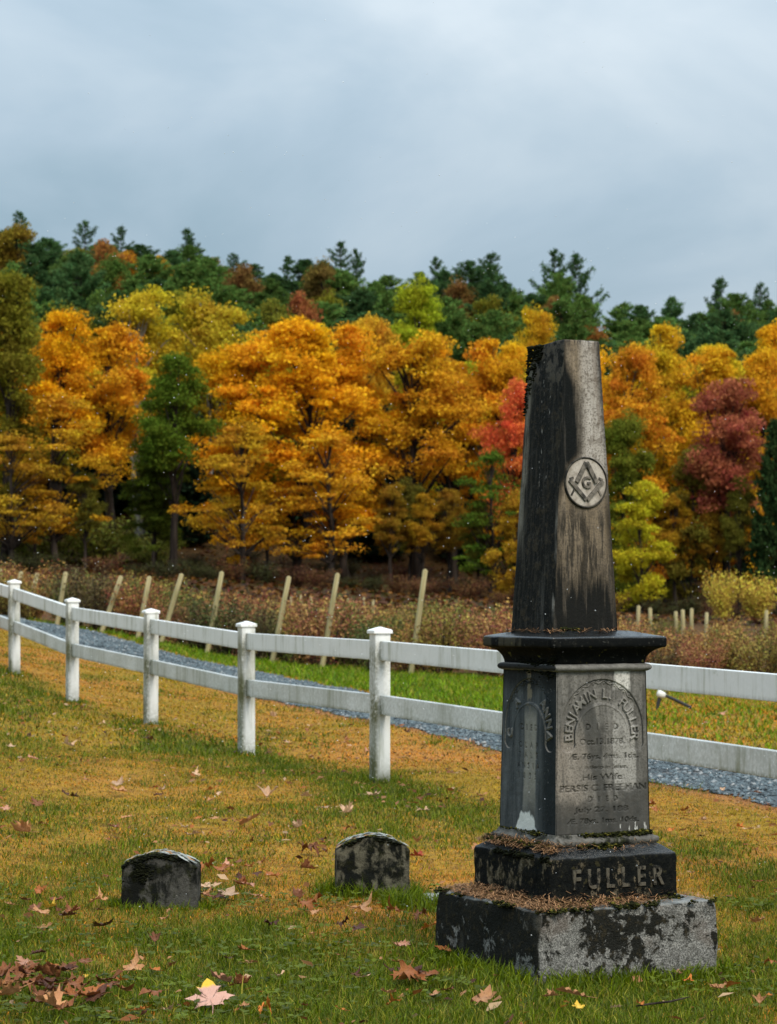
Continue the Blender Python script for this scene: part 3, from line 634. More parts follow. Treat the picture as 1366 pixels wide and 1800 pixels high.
SM = [(503, 1040), (512, 1041), (528, 1038), (545, 1040), (600, 1043), (612, 1044), (626, 1045), (640, 1042), (655, 1046), (1119, 1064), (1143, 1068), (1190, 1074), (1203, 1071), (1216, 1069), (1240, 1076), (1345, 1072)]
for i, (u, vt) in enumerate(SM):
    big = u > 1000; d = (46 if big else 74) + 2 * (i % 3); x = (u - CU) / FPX * d; z0 = g1(x, d); z1 = CZ - (vt - HV) / FPX * d
    o = link('wooden_stake', me_stake, None, (x, d, z0), (R(2 * (i % 3 - 1)), R(3 * ((i * 7) % 3 - 1)), i), (1.0, 1.0, max(z1 - z0 - (0 if big else .14), .5)))
    tag(o, (f'short pale post among the shrubs right of the obelisk, {ORD[i - 9]} from it' if big else f'tiny far post end showing over the shrubs behind the fence, {ORD[i]} from the left'), 'stake', 'far posts in the shrub field')

# ------------------------------------------------------------------ white fence
b = B('white_fence_paint'); P = b.coord(); W = b.pos(); nx, ny, nzz = b.normal()
st = b.noise(b.scale(W, (22, 22, 1.6)), 1, 5, .65); bl = b.noise(W, 3.1, 4); fine = b.noise(W, 60, 3)
g = b.ss(.46, .70, st) * b.ss(.38, .60, bl); side = b.ss(-.2, -.9, ny * 1.0) * 0.0
x_, y_, z_ = b.sep(P)
c = b.mix(g * .75, (.84, .86, .86), (.27, .29, .19)); c = b.mix(b.ss(.60, .8, b.noise(W, 9, 5, .7)) * .55, c, (.25, .28, .16)); c = b.mix(b.attr('grime') * b.ss(.25, .6, fine * .5 + bl * .5), c, (.085, .095, .038))
m_white = b.done(c, .45, None, spec=.4)
fence = empty('white_fence', (FENCE[4][0], FENCE[4][1], 0)); tag(fence, 'white two rail fence with square capped posts running along the drive', 'fence')
fx0 = Vector((FENCE[4][0], FENCE[4][1], 0))
FA = math.atan2(-2.24, .9)
def box_np(c0, ax, ay, az, hx, hy, hz, r=.003, n=(2, 2, 6)):
    """a box with softly rounded arrises: returns verts, faces, and 0..1 params along the long axis"""
    V, F, o = [], [], 0
    def lin(h, k): return np.concatenate([[-h, -h + r], np.linspace(-h + r, h - r, k + 1)[1:-1], [h - r, h]])
    X, Y, Z = lin(hx, n[0]), lin(hy, n[1]), lin(hz, n[2])
    for ax_i, sgn in [(0, 1), (0, -1), (1, 1), (1, -1), (2, 1), (2, -1)]:
        A, Bq = [(Y, Z), (Z, X), (X, Y)][ax_i]; a, bb = np.meshgrid(A, Bq, indexing='ij'); fx = np.full(a.shape, [hx, hy, hz][ax_i] * sgn)
        p = np.stack({0: (fx, a, bb), 1: (bb, fx, a), 2: (a, bb, fx)}[ax_i], -1).reshape(-1, 3)
        na, nb = a.shape; i = np.arange(na - 1)[:, None] * nb + np.arange(nb - 1)[None]
        f = np.stack([i, i + nb, i + nb + 1, i + 1], -1).reshape(-1, 4)
        if sgn < 0: f = f[:, ::-1]
        V.append(p); F.append(f + o); o += len(p)
    V = np.concatenate(V); F = np.concatenate(F); h = np.array([hx, hy, hz]) - r
    q = np.clip(V, -h, h); d = V - q; l = np.linalg.norm(d, axis=1)[:, None]; V = np.where(l > 1e-9, q + d / np.maximum(l, 1e-9) * r, V)
    M = np.stack([ax, ay, az], 0); return np.asarray(c0) + V @ M, F, V
PT_TOP, PW = .855, .047
dirs = np.array([math.cos(FA), math.sin(FA), 0]); nrm = np.array([-math.sin(FA), math.cos(FA), 0]); up = np.array([0, 0, 1.])
for i, (fx, fy) in enumerate(FENCE):
    zg = g1(fx, fy)
    cz_ = zg + PT_TOP / 2 - .1
    jit = (rng.random(2) - .5) * .012
    upv = np.array([jit[0], jit[1], 1.]); upv /= np.linalg.norm(upv)
    v, f, L = box_np((fx - fx0.x, fy - fx0.y, cz_), dirs, nrm, upv, PW, PW, PT_TOP / 2 + .1, .004, (3, 3, 40))
    hz = L[:, 2] + PT_TOP / 2 - .1 + .0
    gr = .6 * np.exp(-((hz - .44) / .10) ** 2) * (L[:, 0] * 1 > -.02) + .6 * np.exp(-((hz - .70) / .10) ** 2) + 1.3 * np.exp(-np.maximum(hz, 0) / .07) + .75 * (L[:, 1] < -PW * .9) * sstep(.9, .1, hz * .8)
    po = link('post', mesh_np('post', v, f, m_white, False, attrs={'grime': np.clip(gr, 0, 1)}), fence)
    bm = bmesh.new(); w = PW + .010; zt = zg + PT_TOP
    P4 = lambda s, z: [bm.verts.new(Vector((fx - fx0.x, fy - fx0.y, z)) + Vector(dirs) * s * a + Vector(nrm) * s * b_) for a, b_ in ((-1, -1), (1, -1), (1, 1), (-1, 1))]
    r0, r1, r2_, r3_ = P4(w, zt - .002), P4(w, zt + .014), P4(w * .88, zt + .020), P4(.004, zt + .036)
    bm.faces.new(r0[::-1]); bm.faces.new(r3_)
    for a, c_ in ((r0, r1), (r1, r2_), (r2_, r3_)):
        for k in range(4): bm.faces.new((a[k], a[(k + 1) % 4], c_[(k + 1) % 4], c_[k]))
    me = mesh_bm('post_cap', bm, m_white); link('post_cap', me, po)
    if i:
        for h0 in (.755, .445):
            a = np.array([*FENCE[i - 1], g1(*FENCE[i - 1]) + h0]); c_ = np.array([fx, fy, zg + h0]); ax = c_ - a; ln = np.linalg.norm(ax); ax /= ln
            sidev = np.cross(up, ax); sidev /= np.linalg.norm(sidev); uz = np.cross(ax, sidev)
            v, f, L = box_np((a + c_) / 2 - np.array([fx0.x, fx0.y, 0]), ax, sidev, uz, ln / 2 - PW - .0015, .019, .056, .003, (60, 2, 6))
            L_ = np.abs(L[:, 0]) / (ln / 2)
            gr = .8 * sstep(.90, .97, L_) + .32 * (h0 < .5) + .10 + .35 * (L[:, 2] < -.045)
            link('rail', mesh_np('rail', v, f, m_white, False, attrs={'grime': np.clip(gr, 0, 1)}), fence)

# ------------------------------------------------------------------ black pipe by the drive
x, d = 2.82, 24.8; z0 = g1(x, d)
b = B('black_pipe'); nz = b.noise(b.coord(), 30, 3); m_pipe = b.done(b.mix(nz, (.012, .013, .014), (.035, .035, .034)), .5, None)
b = B('white_knob'); nz = b.noise(b.coord(), 40, 3); m_knob = b.done(b.mix(b.ss(.4, .7, nz), (.72, .72, .70), (.5, .5, .47)), .4, None)
pipe = empty('black_pipe', (x, d, z0)); tag(pipe, 'black pipe with white end knob propped in the grass behind the fence', 'pipe')
v, f = tubes([(np.array([[.05, 0, .155], [.16, -.05, .105], [.31, -.1, .03]]), .017)], 10); link('rod', mesh_np('rod', v, f, m_pipe, True), pipe)
v, f = tubes([(np.array([[0, .01, .15], [-.02, .0, .07], [-.035, -.01, -.02]]), .02)], 8); link('leg', mesh_np('leg', v, f, m_pipe, True), pipe)
v, f = tubes([(np.array([[-.035, .012, .175], [-.03, .012, .174], [-.01, .01, .17], [.03, .005, .155], [.055, 0, .15], [.06, 0, .148]]), np.array([.004, .034, .043, .038, .026, .004]))], 14); link('knob', mesh_np('knob', v, f, m_knob, True), pipe)
v, f = tubes([(np.array([[.05, .0, .17], [.09, .02, .21], [.13, .03, .225]]), .003)], 5); link('wire', mesh_np('wire', v, f, m_pipe, True), pipe)

# ------------------------------------------------------------------ stone materials
MOSSC = (.026, .034, .006)
def stone_grain(b, P):
    fine = b.noise(P, 160, 3, .7); med = b.noise(P, 34, 5, .65); return fine, med
BLACK = (.0050, .0062, .0062); MID = (.13, .125, .115); WARM = (.27, .235, .19); LIGHT = (.46, .435, .40); PALE = (.62, .61, .57)

b = B('obelisk_marble'); P = b.coord(); x, y, z = b.sep(P); nx, ny, nz_ = b.normal(); fine, med = stone_grain(b, P)
OZ0, OZ1 = .962, 1.806
t = (z - OZ0) * (1 / (OZ1 - OZ0)); hw = .113 - t * .050; hd = .114 - t * .020
u = (x + .030) / hw; v_ = (y - .006 + hd) / (hd * 2.0); streak2 = b.noise(b.scale(P, (26, 26, 2.4), (1, 4, 2)), 1, 5, .7)
streak = b.noise(b.scale(P, (70, 70, 5)), 1, 5, .65); wob = b.noise(b.scale(P, (8, 8, 3), (3, 1, 0)), 1, 4); spk = b.noise(b.scale(P, (110, 110, 34)), 1, 3, .6)
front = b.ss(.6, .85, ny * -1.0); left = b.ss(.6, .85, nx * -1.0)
edge = b.ss(.40, .55, t) * (.60 - b.ss(.80, .95, t) * .42) + b.ss(.62, .56, t) * b.ss(.40, .5, t) * -.30       # reach of the black veil from the left arris
dk = b.ss(.18, -.14, (u + 1.0) * .5 - edge * .72 + (wob - .5) * .35 + (streak - .5) * .18)
dk = dk.max(b.ss(.72, 1.0, u + (wob - .5) * .6) * .8)
low = b.ss(.10, -.12, t - .20 + (wob - .5) * .28 + (streak - .5) * .42)
dk = dk.max(low * .97)
dk = dk.max(b.ss(.46, .60, streak) * b.ss(.48, .36, t) * .85); dk = dk.max(b.ss(.50, .60, streak2) * b.ss(.52, .36, t) * .80)
dk = dk.max(b.ss(.50, .60, streak + (wob - .5) * .3) * b.ss(.96, 1.0, t) * .8)
pale_zone = b.ss(.42, .58, t) * b.ss(-.35, .25, u)  # paler marble on the upper right of the front face
cf = b.mix(b.ss(.30, .70, streak), b.mix(pale_zone, (.150, .115, .075), (.32, .29, .255)), b.mix(pale_zone, (.25, .20, .145), (.42, .39, .355)))
cf = b.mix(b.ss(.50, .60, fine) * .60, cf, (.085, .07, .055)); cf = b.mix(b.ss(.50, .62, med) * .55, cf, (.10, .08, .06)); cf = b.mix(b.ss(.54, .64, streak2) * b.ss(.5, .6, t) * .5, cf, (.13, .10, .075))
cf = b.mix(dk, cf, b.mix(b.ss(.54, .68, streak) * .55, BLACK, (.055, .050, .043)))
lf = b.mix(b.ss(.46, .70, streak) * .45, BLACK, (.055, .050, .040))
lf = b.mix(b.ss(.72, .86, v_ + (wob - .5) * .25) * b.ss(.2, .4, t) * b.ss(.3, .6, streak) * .95, lf, (.16, .15, .125))
lf = b.mix(b.ss(.80, .92, t + (wob - .5) * .2) * b.ss(.42, .62, med) * .85, lf, (.12, .11, .095))
lf = b.mix(b.ss(.62, .70, spk) * b.ss(.20, .10, (v_ - .42) * (v_ - .42) * 9.0) * b.ss(.35, .5, t) * b.ss(.92, .8, t) * .9, lf, (.34, .33, .31))
lf = b.mix(b.ss(.52, .62, med + (wob - .5) * .3) * .6, lf, (.042, .034, .022)); lf = b.mix(b.ss(.54, .62, b.noise(P, 75, 5, .7)) * .35, lf, (.06, .056, .046)); lf = b.mix(b.ss(.72, .78, spk) * .6, lf, (.30, .31, .30))
lf = b.mix(b.ss(.06, .02, v_) * b.ss(.02, .10, t) * b.ss(.48, .34, t) * b.ss(.38, .52, wob) * .8, lf, (.34, .32, .29))  # edge highlight painted as a broken pale line along the front arris
lf = b.mix(b.ss(.16, .10, (v_ - .3) * (v_ - .3) * 20.0 + (wob - .5) * .2) * b.ss(.24, .02, t) * b.ss(.4, .6, streak) * .5, lf, (.10, .10, .095))
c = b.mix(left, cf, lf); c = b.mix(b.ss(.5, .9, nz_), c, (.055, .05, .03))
m_obelisk = b.done(c, .55 + fine * .3, fine * .6 + med * .6 + streak * .5, .55, .006, .10)

b = B('die_marble'); P = b.coord(); x, y, z = b.sep(P); nx, ny, nz_ = b.normal(); fine, med = stone_grain(b, P)
t = (z - .381) * (1 / .468); u = x * (1 / .155); v_ = (y + .155) * (1 / .31)
streak = b.noise(b.scale(P, (40, 40, 5)), 1, 5, .62); wob = b.noise(b.scale(P, (9, 9, 4), (5, 2, 0)), 1, 4); big = b.noise(P, 7.5, 4, .6, .6)
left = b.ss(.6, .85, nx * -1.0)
cf = b.mix(b.ss(.30, .72, streak * .6 + med * .4), (.068, .066, .060), (.235, .225, .205))
cf = b.mix(b.ss(.42, .30, (u - .50) * (u - .50) * 6.0 + (wob - .5) * .9) * b.ss(.9, .6, t) * b.ss(.18, .34, t) * .70, cf, (.36, .35, .325))
cf = b.mix(b.ss(.15, -.75, u + (wob - .5) * .5) * b.ss(.72, .5, t) * b.ss(.06, .16, t) * .55, cf, (.30, .255, .21))
cf = b.mix(b.ss(.36, .20, (u + .16 + (t - .45) * .5) * (u + .16 + (t - .45) * .5) * 8.0 + (wob - .5) * 1.2) * b.ss(.9, .75, t) * .72, cf, (.034, .036, .034))
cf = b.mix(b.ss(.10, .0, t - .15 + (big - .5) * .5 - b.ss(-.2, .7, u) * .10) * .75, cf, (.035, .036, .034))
cf = b.mix(b.ss(.64, .70, big) * .35, cf, (.05, .05, .045))
patch = b.ss(.50, .54, big + b.ss(.22, .08, (u - .44) * (u - .44) * 4.0) * .45 - .22) * b.ss(.85, .90, t + (wob - .5) * .14 + (streak - .5) * .12) * b.ss(.02, .22, u + (wob - .5) * .4)
cf = b.mix(patch * .85, cf, PALE)
cf = b.mix(b.ss(.62, .70, b.noise(b.scale(P, (90, 90, 22)), 1, 2)) * b.ss(.10, .04, t) * b.ss(-.1, .2, u), cf, (.6, .6, .57))
cf = b.mix(b.ss(.85, 1.0, u) * .5, cf, (.07, .065, .055))
cf = b.mix(b.ss(.50, .60, fine) * .5, cf, (.05, .047, .04)); cf = b.mix(b.ss(.52, .64, med) * .35, cf, (.055, .05, .043)); cf = b.mix(b.ss(.56, .66, b.noise(b.scale(P, (60, 60, 7), (2, 2, 2)), 1, 4)) * .45, cf, (.05, .05, .046))
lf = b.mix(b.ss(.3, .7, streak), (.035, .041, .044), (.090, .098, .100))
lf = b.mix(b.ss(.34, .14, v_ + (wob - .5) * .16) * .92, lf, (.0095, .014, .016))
mid = b.ss(.085, .045, (v_ - .47) * (v_ - .47) * 5.0 + (wob - .5) * .06) * b.ss(.80, .68, t + (streak - .5) * .2)
lf = b.mix(mid * b.ss(.02, .30, t) * .8, lf, b.mix(streak, (.16, .15, .125), (.36, .34, .29)))
lf = b.mix(b.ss(.62, .50, (v_ - .50) * (v_ - .50) * 12.0 + t * 4.4 + (big - .5) * .9 + (streak - .5) * .5), lf, (.62, .63, .60))
lf = b.mix(b.ss(.84, .95, t + (wob - .5) * .14) * .85, lf, BLACK); lf = b.mix(b.ss(.05, .02, (v_ - .52) * (v_ - .52) * 14.0 + (wob - .5) * .05) * b.ss(.70, .8, t) * .55 * b.ss(.45, .58, med), lf, (.28, .23, .15))
lf = b.mix(b.ss(.66, .71, spk if False else b.noise(P, 120, 3)) * .3, lf, (.3, .3, .29))
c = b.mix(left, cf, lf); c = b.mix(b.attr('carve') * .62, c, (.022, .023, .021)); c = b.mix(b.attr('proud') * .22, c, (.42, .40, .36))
m_die = b.done(c, .65 + fine * .25, fine * .5 + med * .6, .5, .005, .16)

def mossy(name, base, dark, cover, mossc=MOSSC, sc=26, pale=.15, rough=.8, bs=.8):
    b = B(name); P = b.coord(); fine, med = stone_grain(b, P); big = b.noise(P, sc * .45, 5, .68, .4); nx, ny, nz_ = b.normal(); st = b.noise(b.scale(P, (34, 34, 9)), 1, 4, .6)
    c = b.mix(b.ss(.3, .7, med), tuple(np.array(base) * .5), base); c = b.mix(b.ss(.54, .62, fine) * .5, c, tuple(np.array(base) * 1.6)); c = b.mix(b.ss(.50, .60, fine) * .4, c, tuple(np.array(base) * .35))
    m = b.ss(cover + .05, cover - .05, big * .65 + st * .35); c = b.mix(m, c, b.mix(b.ss(.45, .65, med), dark, mossc))
    c = b.mix(b.ss(.68, .74, b.noise(P, 60, 4)) * pale, c, (.42, .42, .37))
    return b, c, fine, med, nz_, (nx, ny), big, m
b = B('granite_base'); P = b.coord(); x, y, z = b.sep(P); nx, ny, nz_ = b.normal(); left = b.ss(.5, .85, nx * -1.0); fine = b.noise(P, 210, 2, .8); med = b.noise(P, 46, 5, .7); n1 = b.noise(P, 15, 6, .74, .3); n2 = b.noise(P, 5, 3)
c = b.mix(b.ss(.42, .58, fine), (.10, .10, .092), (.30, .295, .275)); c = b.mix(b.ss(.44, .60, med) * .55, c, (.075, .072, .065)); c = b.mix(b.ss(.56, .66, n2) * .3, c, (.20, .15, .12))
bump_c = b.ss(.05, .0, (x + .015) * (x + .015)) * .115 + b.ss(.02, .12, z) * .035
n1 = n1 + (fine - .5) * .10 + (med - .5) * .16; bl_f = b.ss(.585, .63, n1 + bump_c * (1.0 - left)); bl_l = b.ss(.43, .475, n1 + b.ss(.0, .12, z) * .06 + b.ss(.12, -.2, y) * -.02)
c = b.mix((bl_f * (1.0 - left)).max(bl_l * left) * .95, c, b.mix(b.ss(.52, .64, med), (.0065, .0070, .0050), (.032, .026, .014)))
c = b.mix(b.ss(.60, .68, n2) * left * .5, c, (.10, .095, .08))
c = b.mix(b.ss(.5, .9, nz_) * .7, c, (.26, .275, .27))
m_base = b.done(c, .85 - b.ss(.5, .9, nz_) * .45, fine * .6 + med + n1, .9, .008, b.ss(.5, .9, nz_) * .35 + .08)
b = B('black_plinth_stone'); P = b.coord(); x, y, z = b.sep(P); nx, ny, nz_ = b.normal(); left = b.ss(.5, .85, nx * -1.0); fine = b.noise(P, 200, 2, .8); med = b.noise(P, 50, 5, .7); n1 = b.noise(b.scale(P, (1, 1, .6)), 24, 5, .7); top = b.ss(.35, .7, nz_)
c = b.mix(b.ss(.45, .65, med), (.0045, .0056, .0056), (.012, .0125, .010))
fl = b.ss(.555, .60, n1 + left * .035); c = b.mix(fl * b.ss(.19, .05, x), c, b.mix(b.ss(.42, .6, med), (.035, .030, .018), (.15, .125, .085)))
c = b.mix(b.ss(.60, .66, b.noise(P, 42, 4, .6)) * .6, c, (.05, .045, .02)); c = b.mix(top * .85, c, (.022, .025, .027))
m_plinth = b.done(c, .8 - top * .55, fine * .5 + med + n1, .9, .006, top * .5 + .07)
b = B('black_cap_stone'); P = b.coord(); nx, ny, nz_ = b.normal(); x, y, z = b.sep(P); fine = b.noise(P, 200, 2, .8); med = b.noise(P, 46, 5, .7); top = b.ss(.3, .7, nz_); left = b.ss(.4, .8, nx * -1.0)
c = b.mix(b.ss(.5, .7, med), (.0042, .0050, .0052), (.013, .013, .011)); c = b.mix(b.ss(.66, .70, b.noise(P, 26, 3)) * .8, c, (.13, .115, .03)); c = b.mix(b.ss(.64, .70, b.noise(P, 110, 2)) * .4, c, (.10, .10, .09))
c = b.mix(left * b.ss(.52, .60, b.noise(b.scale(P, (18, 18, 3)), 1, 4)) * b.ss(.912, .92, z) * .6, c, (.075, .065, .045)); c = b.mix(top * .8, c, (.022, .025, .027))
m_cap = b.done(c, .7 - top * .55, fine * .5 + med, .6, .004, top * .5 + .07)
b, c, fine, med, nz_, nn, big, m = mossy('grey_moulding_stone', (.155, .15, .135), (.012, .013, .010), .46, (.02, .022, .006), 30, .2); m_mould = b.done(c, .75, fine * .5 + med, .7, .005, .15)
b, c, fine, med, nz_, nn, big, m = mossy('bead_stone', (.20, .195, .18), (.02, .02, .016), .40, (.03, .03, .012), 30, .2); x, y, z = b.sep(b.coord()); c = b.mix(b.ss(.5, .85, nn[0] * -1.0), c, BLACK); m_bead = b.done(c, .75, fine * .5 + med, .7, .005, .35)
b, c, fine, med, nz_, nn, big, m = mossy('dark_headstone', (.090, .088, .078), (.0085, .0095, .008), .49, (.016, .018, .006), 22, .3); c = b.mix(b.ss(.4, .8, nz_) * .75, c, (.07, .072, .06)); m_head = b.done(c, .85, fine * .6 + med, 1.0, .006, .1)
b, c, fine, med, nz_, nn, big, m = mossy('blotched_headstone', (.15, .14, .10), (.0075, .0085, .007), .515, (.014, .015, .006), 34, .25); c = b.mix(b.ss(.4, .8, nz_) * .7, c, (.06, .062, .05)); m_head2 = b.done(c, .85, fine * .6 + med, 1.0, .006, .1)
b, c, fine, med, nz_, nn, big, m = mossy('grey_slab_stone', (.34, .35, .33), (.16, .17, .15), .42, (.12, .13, .07), 14, .4); m_slab = b.done(c, .8, fine * .5 + med, .6, .004, .3)
b = B('moss'); P = b.coord(); r = b.attr('rnd'); nz = b.noise(P, 90, 3); c = b.mix(r, (.005, .006, .003), (.036, .040, .008)); c = b.mix(b.ss(.8, .95, r), c, (.11, .095, .016)); m_moss = b.done(c, .95, nz, .8, .003, .1)
b = B('dark_moss'); P = b.coord(); r = b.attr('rnd'); nz = b.noise(P, 90, 3); c = b.mix(r, (.004, .005, .003), (.014, .016, .006)); m_dmoss = b.done(c, .95, nz, .8, .003, .1)
b = B('lichen'); P = b.coord(); r = b.attr('rnd'); c = b.mix(r, (.12, .13, .12), (.42, .44, .41)); c = b.mix(b.ss(.86, .92, r), c, (.36, .20, .09)); m_lichen = b.done(c, .8, b.noise(P, 120, 3), .5, .002, .2)
b = B('dead_needles'); r = b.attr('Col', 'Color'); m_needle = b.done(r, .7, None, spec=.2)

# ------------------------------------------------------------------ monument
MON = empty('stone_monument', (MC[0], MC[1], 0), MA); tag(MON, 'black stained marble obelisk monument on stepped base with carved names', 'monument')
def sq_loft(name, prof, mat, m=36, r=.006, amp=.002, nsc=30, dz=.02, seed=0.0, twist=0, off=(0, 0), post=None, fine=.0):
    """stack of rounded rectangles: prof = [(half_x, half_y, z), ...]"""
    pr = [prof[0]]
    for a, c_ in zip(prof[:-1], prof[1:]):
        k = max(1, int(max(abs(c_[2] - a[2]), abs(c_[0] - a[0])) / dz)); pr += [tuple(np.array(a) * (1 - j / k) + np.array(c_) * (j / k)) for j in range(1, k + 1)]
    pr = np.array(pr); e = np.linspace(-1, 1, m + 1)[:-1]; e = np.sign(e) * (1 - (1 - np.abs(e)) ** 1.25)
    sq = np.concatenate([np.stack([e, -np.ones(m)], 1), np.stack([np.ones(m), e], 1), np.stack([-e, np.ones(m)], 1), np.stack([-np.ones(m), -e], 1)]); n = len(sq)
    V = []
    for hx, hy, z in pr:
        p = sq * np.array([hx, hy]); rr_ = min(r, hx * .5, hy * .5); h = np.array([hx, hy]) - rr_
        q = np.clip(p, -h, h); d = p - q; l = np.linalg.norm(d, axis=1)[:, None]; q = np.where(l > 1e-9, q + d / np.maximum(l, 1e-9) * rr_, p)
        V.append(np.concatenate([q, np.full((n, 1), z)], 1))
    V = np.concatenate(V); N = V[:, :2] / (np.abs(V[:, :2]).max(1)[:, None] + 1e-6)
    am = amp * np.minimum(1, np.abs(V[:, :2]).max(1) / .03)
    for i, ax in enumerate((0, 1)):
        dn = (fbm(V[:, 0] * nsc + seed + 31 * i, V[:, 1] * nsc, V[:, 2] * nsc, 4) - .5) * 2
        V[:, ax] += dn * am
    V[:, 2] += (fbm(V[:, 0] * nsc + seed + 77, V[:, 1] * nsc, V[:, 2] * nsc, 4) - .5) * 1.4 * am
    if post: V = post(V)
    ca, sa = math.cos(twist), math.sin(twist); X = V[:, 0] * ca - V[:, 1] * sa + off[0]; Y = V[:, 0] * sa + V[:, 1] * ca + off[1]; V = np.stack([X, Y, V[:, 2]], 1)
    k = len(pr); i = np.arange(k - 1)[:, None] * n; j = np.arange(n)[None]; j2 = (j + 1) % n
    F = np.stack([i + j, i + j2, i + n + j2, i + n + j], -1).reshape(-1, 4)
    top = (k - 1) * n + np.arange(n)
    return mesh_np(name, V, [F, top[None]], mat, True)
def rough(V): return V
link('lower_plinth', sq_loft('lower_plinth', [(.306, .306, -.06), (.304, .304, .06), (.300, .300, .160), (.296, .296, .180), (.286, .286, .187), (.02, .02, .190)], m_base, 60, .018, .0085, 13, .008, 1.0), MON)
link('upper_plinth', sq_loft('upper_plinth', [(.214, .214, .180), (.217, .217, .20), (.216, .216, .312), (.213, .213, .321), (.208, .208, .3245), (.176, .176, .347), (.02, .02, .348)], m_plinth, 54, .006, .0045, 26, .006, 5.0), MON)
link('base_moulding', sq_loft('base_moulding', [(.168, .168, .340), (.177, .177, .350), (.181, .181, .355), (.181, .181, .362), (.177, .177, .367), (.170, .170, .369), (.167, .167, .373), (.163, .163, .381), (.02, .02, .382)], m_mould, 48, .006, .003, 34, .004, 9.0), MON)
link('bead_moulding', sq_loft('bead_moulding', [(.148, .148, .846), (.158, .158, .8475), (.164, .164, .851), (.167, .167, .857), (.165, .165, .863), (.160, .160, .867), (.148, .148, .869)], m_bead, 48, .008, .0022, 30, .003, 13.0), MON)
link('cap', sq_loft('cap', [(.140, .140, .864), (.152, .152, .868), (.153, .153, .876), (.157, .157, .888), (.164, .164, .899), (.174, .174, .908), (.187, .187, .914), (.195, .195, .916), (.1975, .1975, .919), (.1975, .1975, .940), (.1955, .1955, .9455), (.188, .188, .948), (.118, .118, .963), (.02, .02, .965)], m_cap, 48, .010, .0018, 30, .006, 17.0), MON)

# -- the die: two carved faces as height fields, letters cut or left standing
_ds = bpy.context.evaluated_depsgraph_get
def text_tris(txt, size):
    cu = bpy.data.curves.new('lettering', 'FONT'); cu.body = txt; cu.size = size; cu.align_x = 'CENTER'; cu.align_y = 'CENTER'; cu.resolution_u = 3; cu.offset = size * .024
    o = bpy.data.objects.new('lettering', cu); col.objects.link(o); bpy.context.view_layer.update()
    me = bpy.data.meshes.new_from_object(o.evaluated_get(_ds())); me.calc_loop_triangles()
    v = np.array([p.co[:2] for p in me.vertices]).reshape(-1, 2); t = np.array([p.vertices[:] for p in me.loop_triangles]).reshape(-1, 3)
    bpy.data.objects.remove(o); bpy.data.curves.remove(cu); bpy.data.meshes.remove(me)
    return v, t
def raster(mask, X0, Z0, cell, v, t):
    ny, nx = mask.shape
    for a, b_, c_ in v[t]:
        lo = np.minimum(np.minimum(a, b_), c_); hi = np.maximum(np.maximum(a, b_), c_)
        i0, i1 = int(max(0, (lo[0] - X0) / cell)), int(min(nx - 1, (hi[0] - X0) / cell + 1)); j0, j1 = int(max(0, (lo[1] - Z0) / cell)), int(min(ny - 1, (hi[1] - Z0) / cell + 1))
        if i1 < i0 or j1 < j0: continue
        px, pz = np.meshgrid(X0 + cell * np.arange(i0, i1 + 1), Z0 + cell * np.arange(j0, j1 + 1))
        def s(p, q): return (q[0] - p[0]) * (pz - p[1]) - (q[1] - p[1]) * (px - p[0])
        d1, d2, d3 = s(a, b_), s(b_, c_), s(c_, a); ins = ((d1 >= -1e-9) & (d2 >= -1e-9) & (d3 >= -1e-9)) | ((d1 <= 1e-9) & (d2 <= 1e-9) & (d3 <= 1e-9))
        mask[j0:j1 + 1, i0:i1 + 1] |= ins
def blur(a):
    a = a.astype(float); p = np.pad(a, 1, mode='edge'); return (p[1:-1, 1:-1] * 2 + p[:-2, 1:-1] + p[2:, 1:-1] + p[1:-1, :-2] + p[1:-1, 2:]) / 6
DZ0, DZ1, DH0, DH1 = .379, .850, .160, .1515
CELL = .00145
def put_text(mask, X0, txt, size, cx, cz, wide=None, rot=0.0, mono=None):
    if mono:                                                                         # letters spread evenly over a given width
        n = len(txt); 
        for i, ch in enumerate(txt):
            if ch != ' ': put_text(mask, X0, ch, size, cx + mono * ((i + .5) / n - .5), cz, None)
        return
    v, t = text_tris(txt, size)
    if not len(t): return
    if wide: v = v * np.array([wide / (v[:, 0].max() - v[:, 0].min()), 1])
    ca, sa = math.cos(rot), math.sin(rot); v = np.stack([v[:, 0] * ca - v[:, 1] * sa, v[:, 0] * sa + v[:, 1] * ca], 1) + np.array([cx, cz])
    raster(mask, X0, 0.0, CELL, v, t)
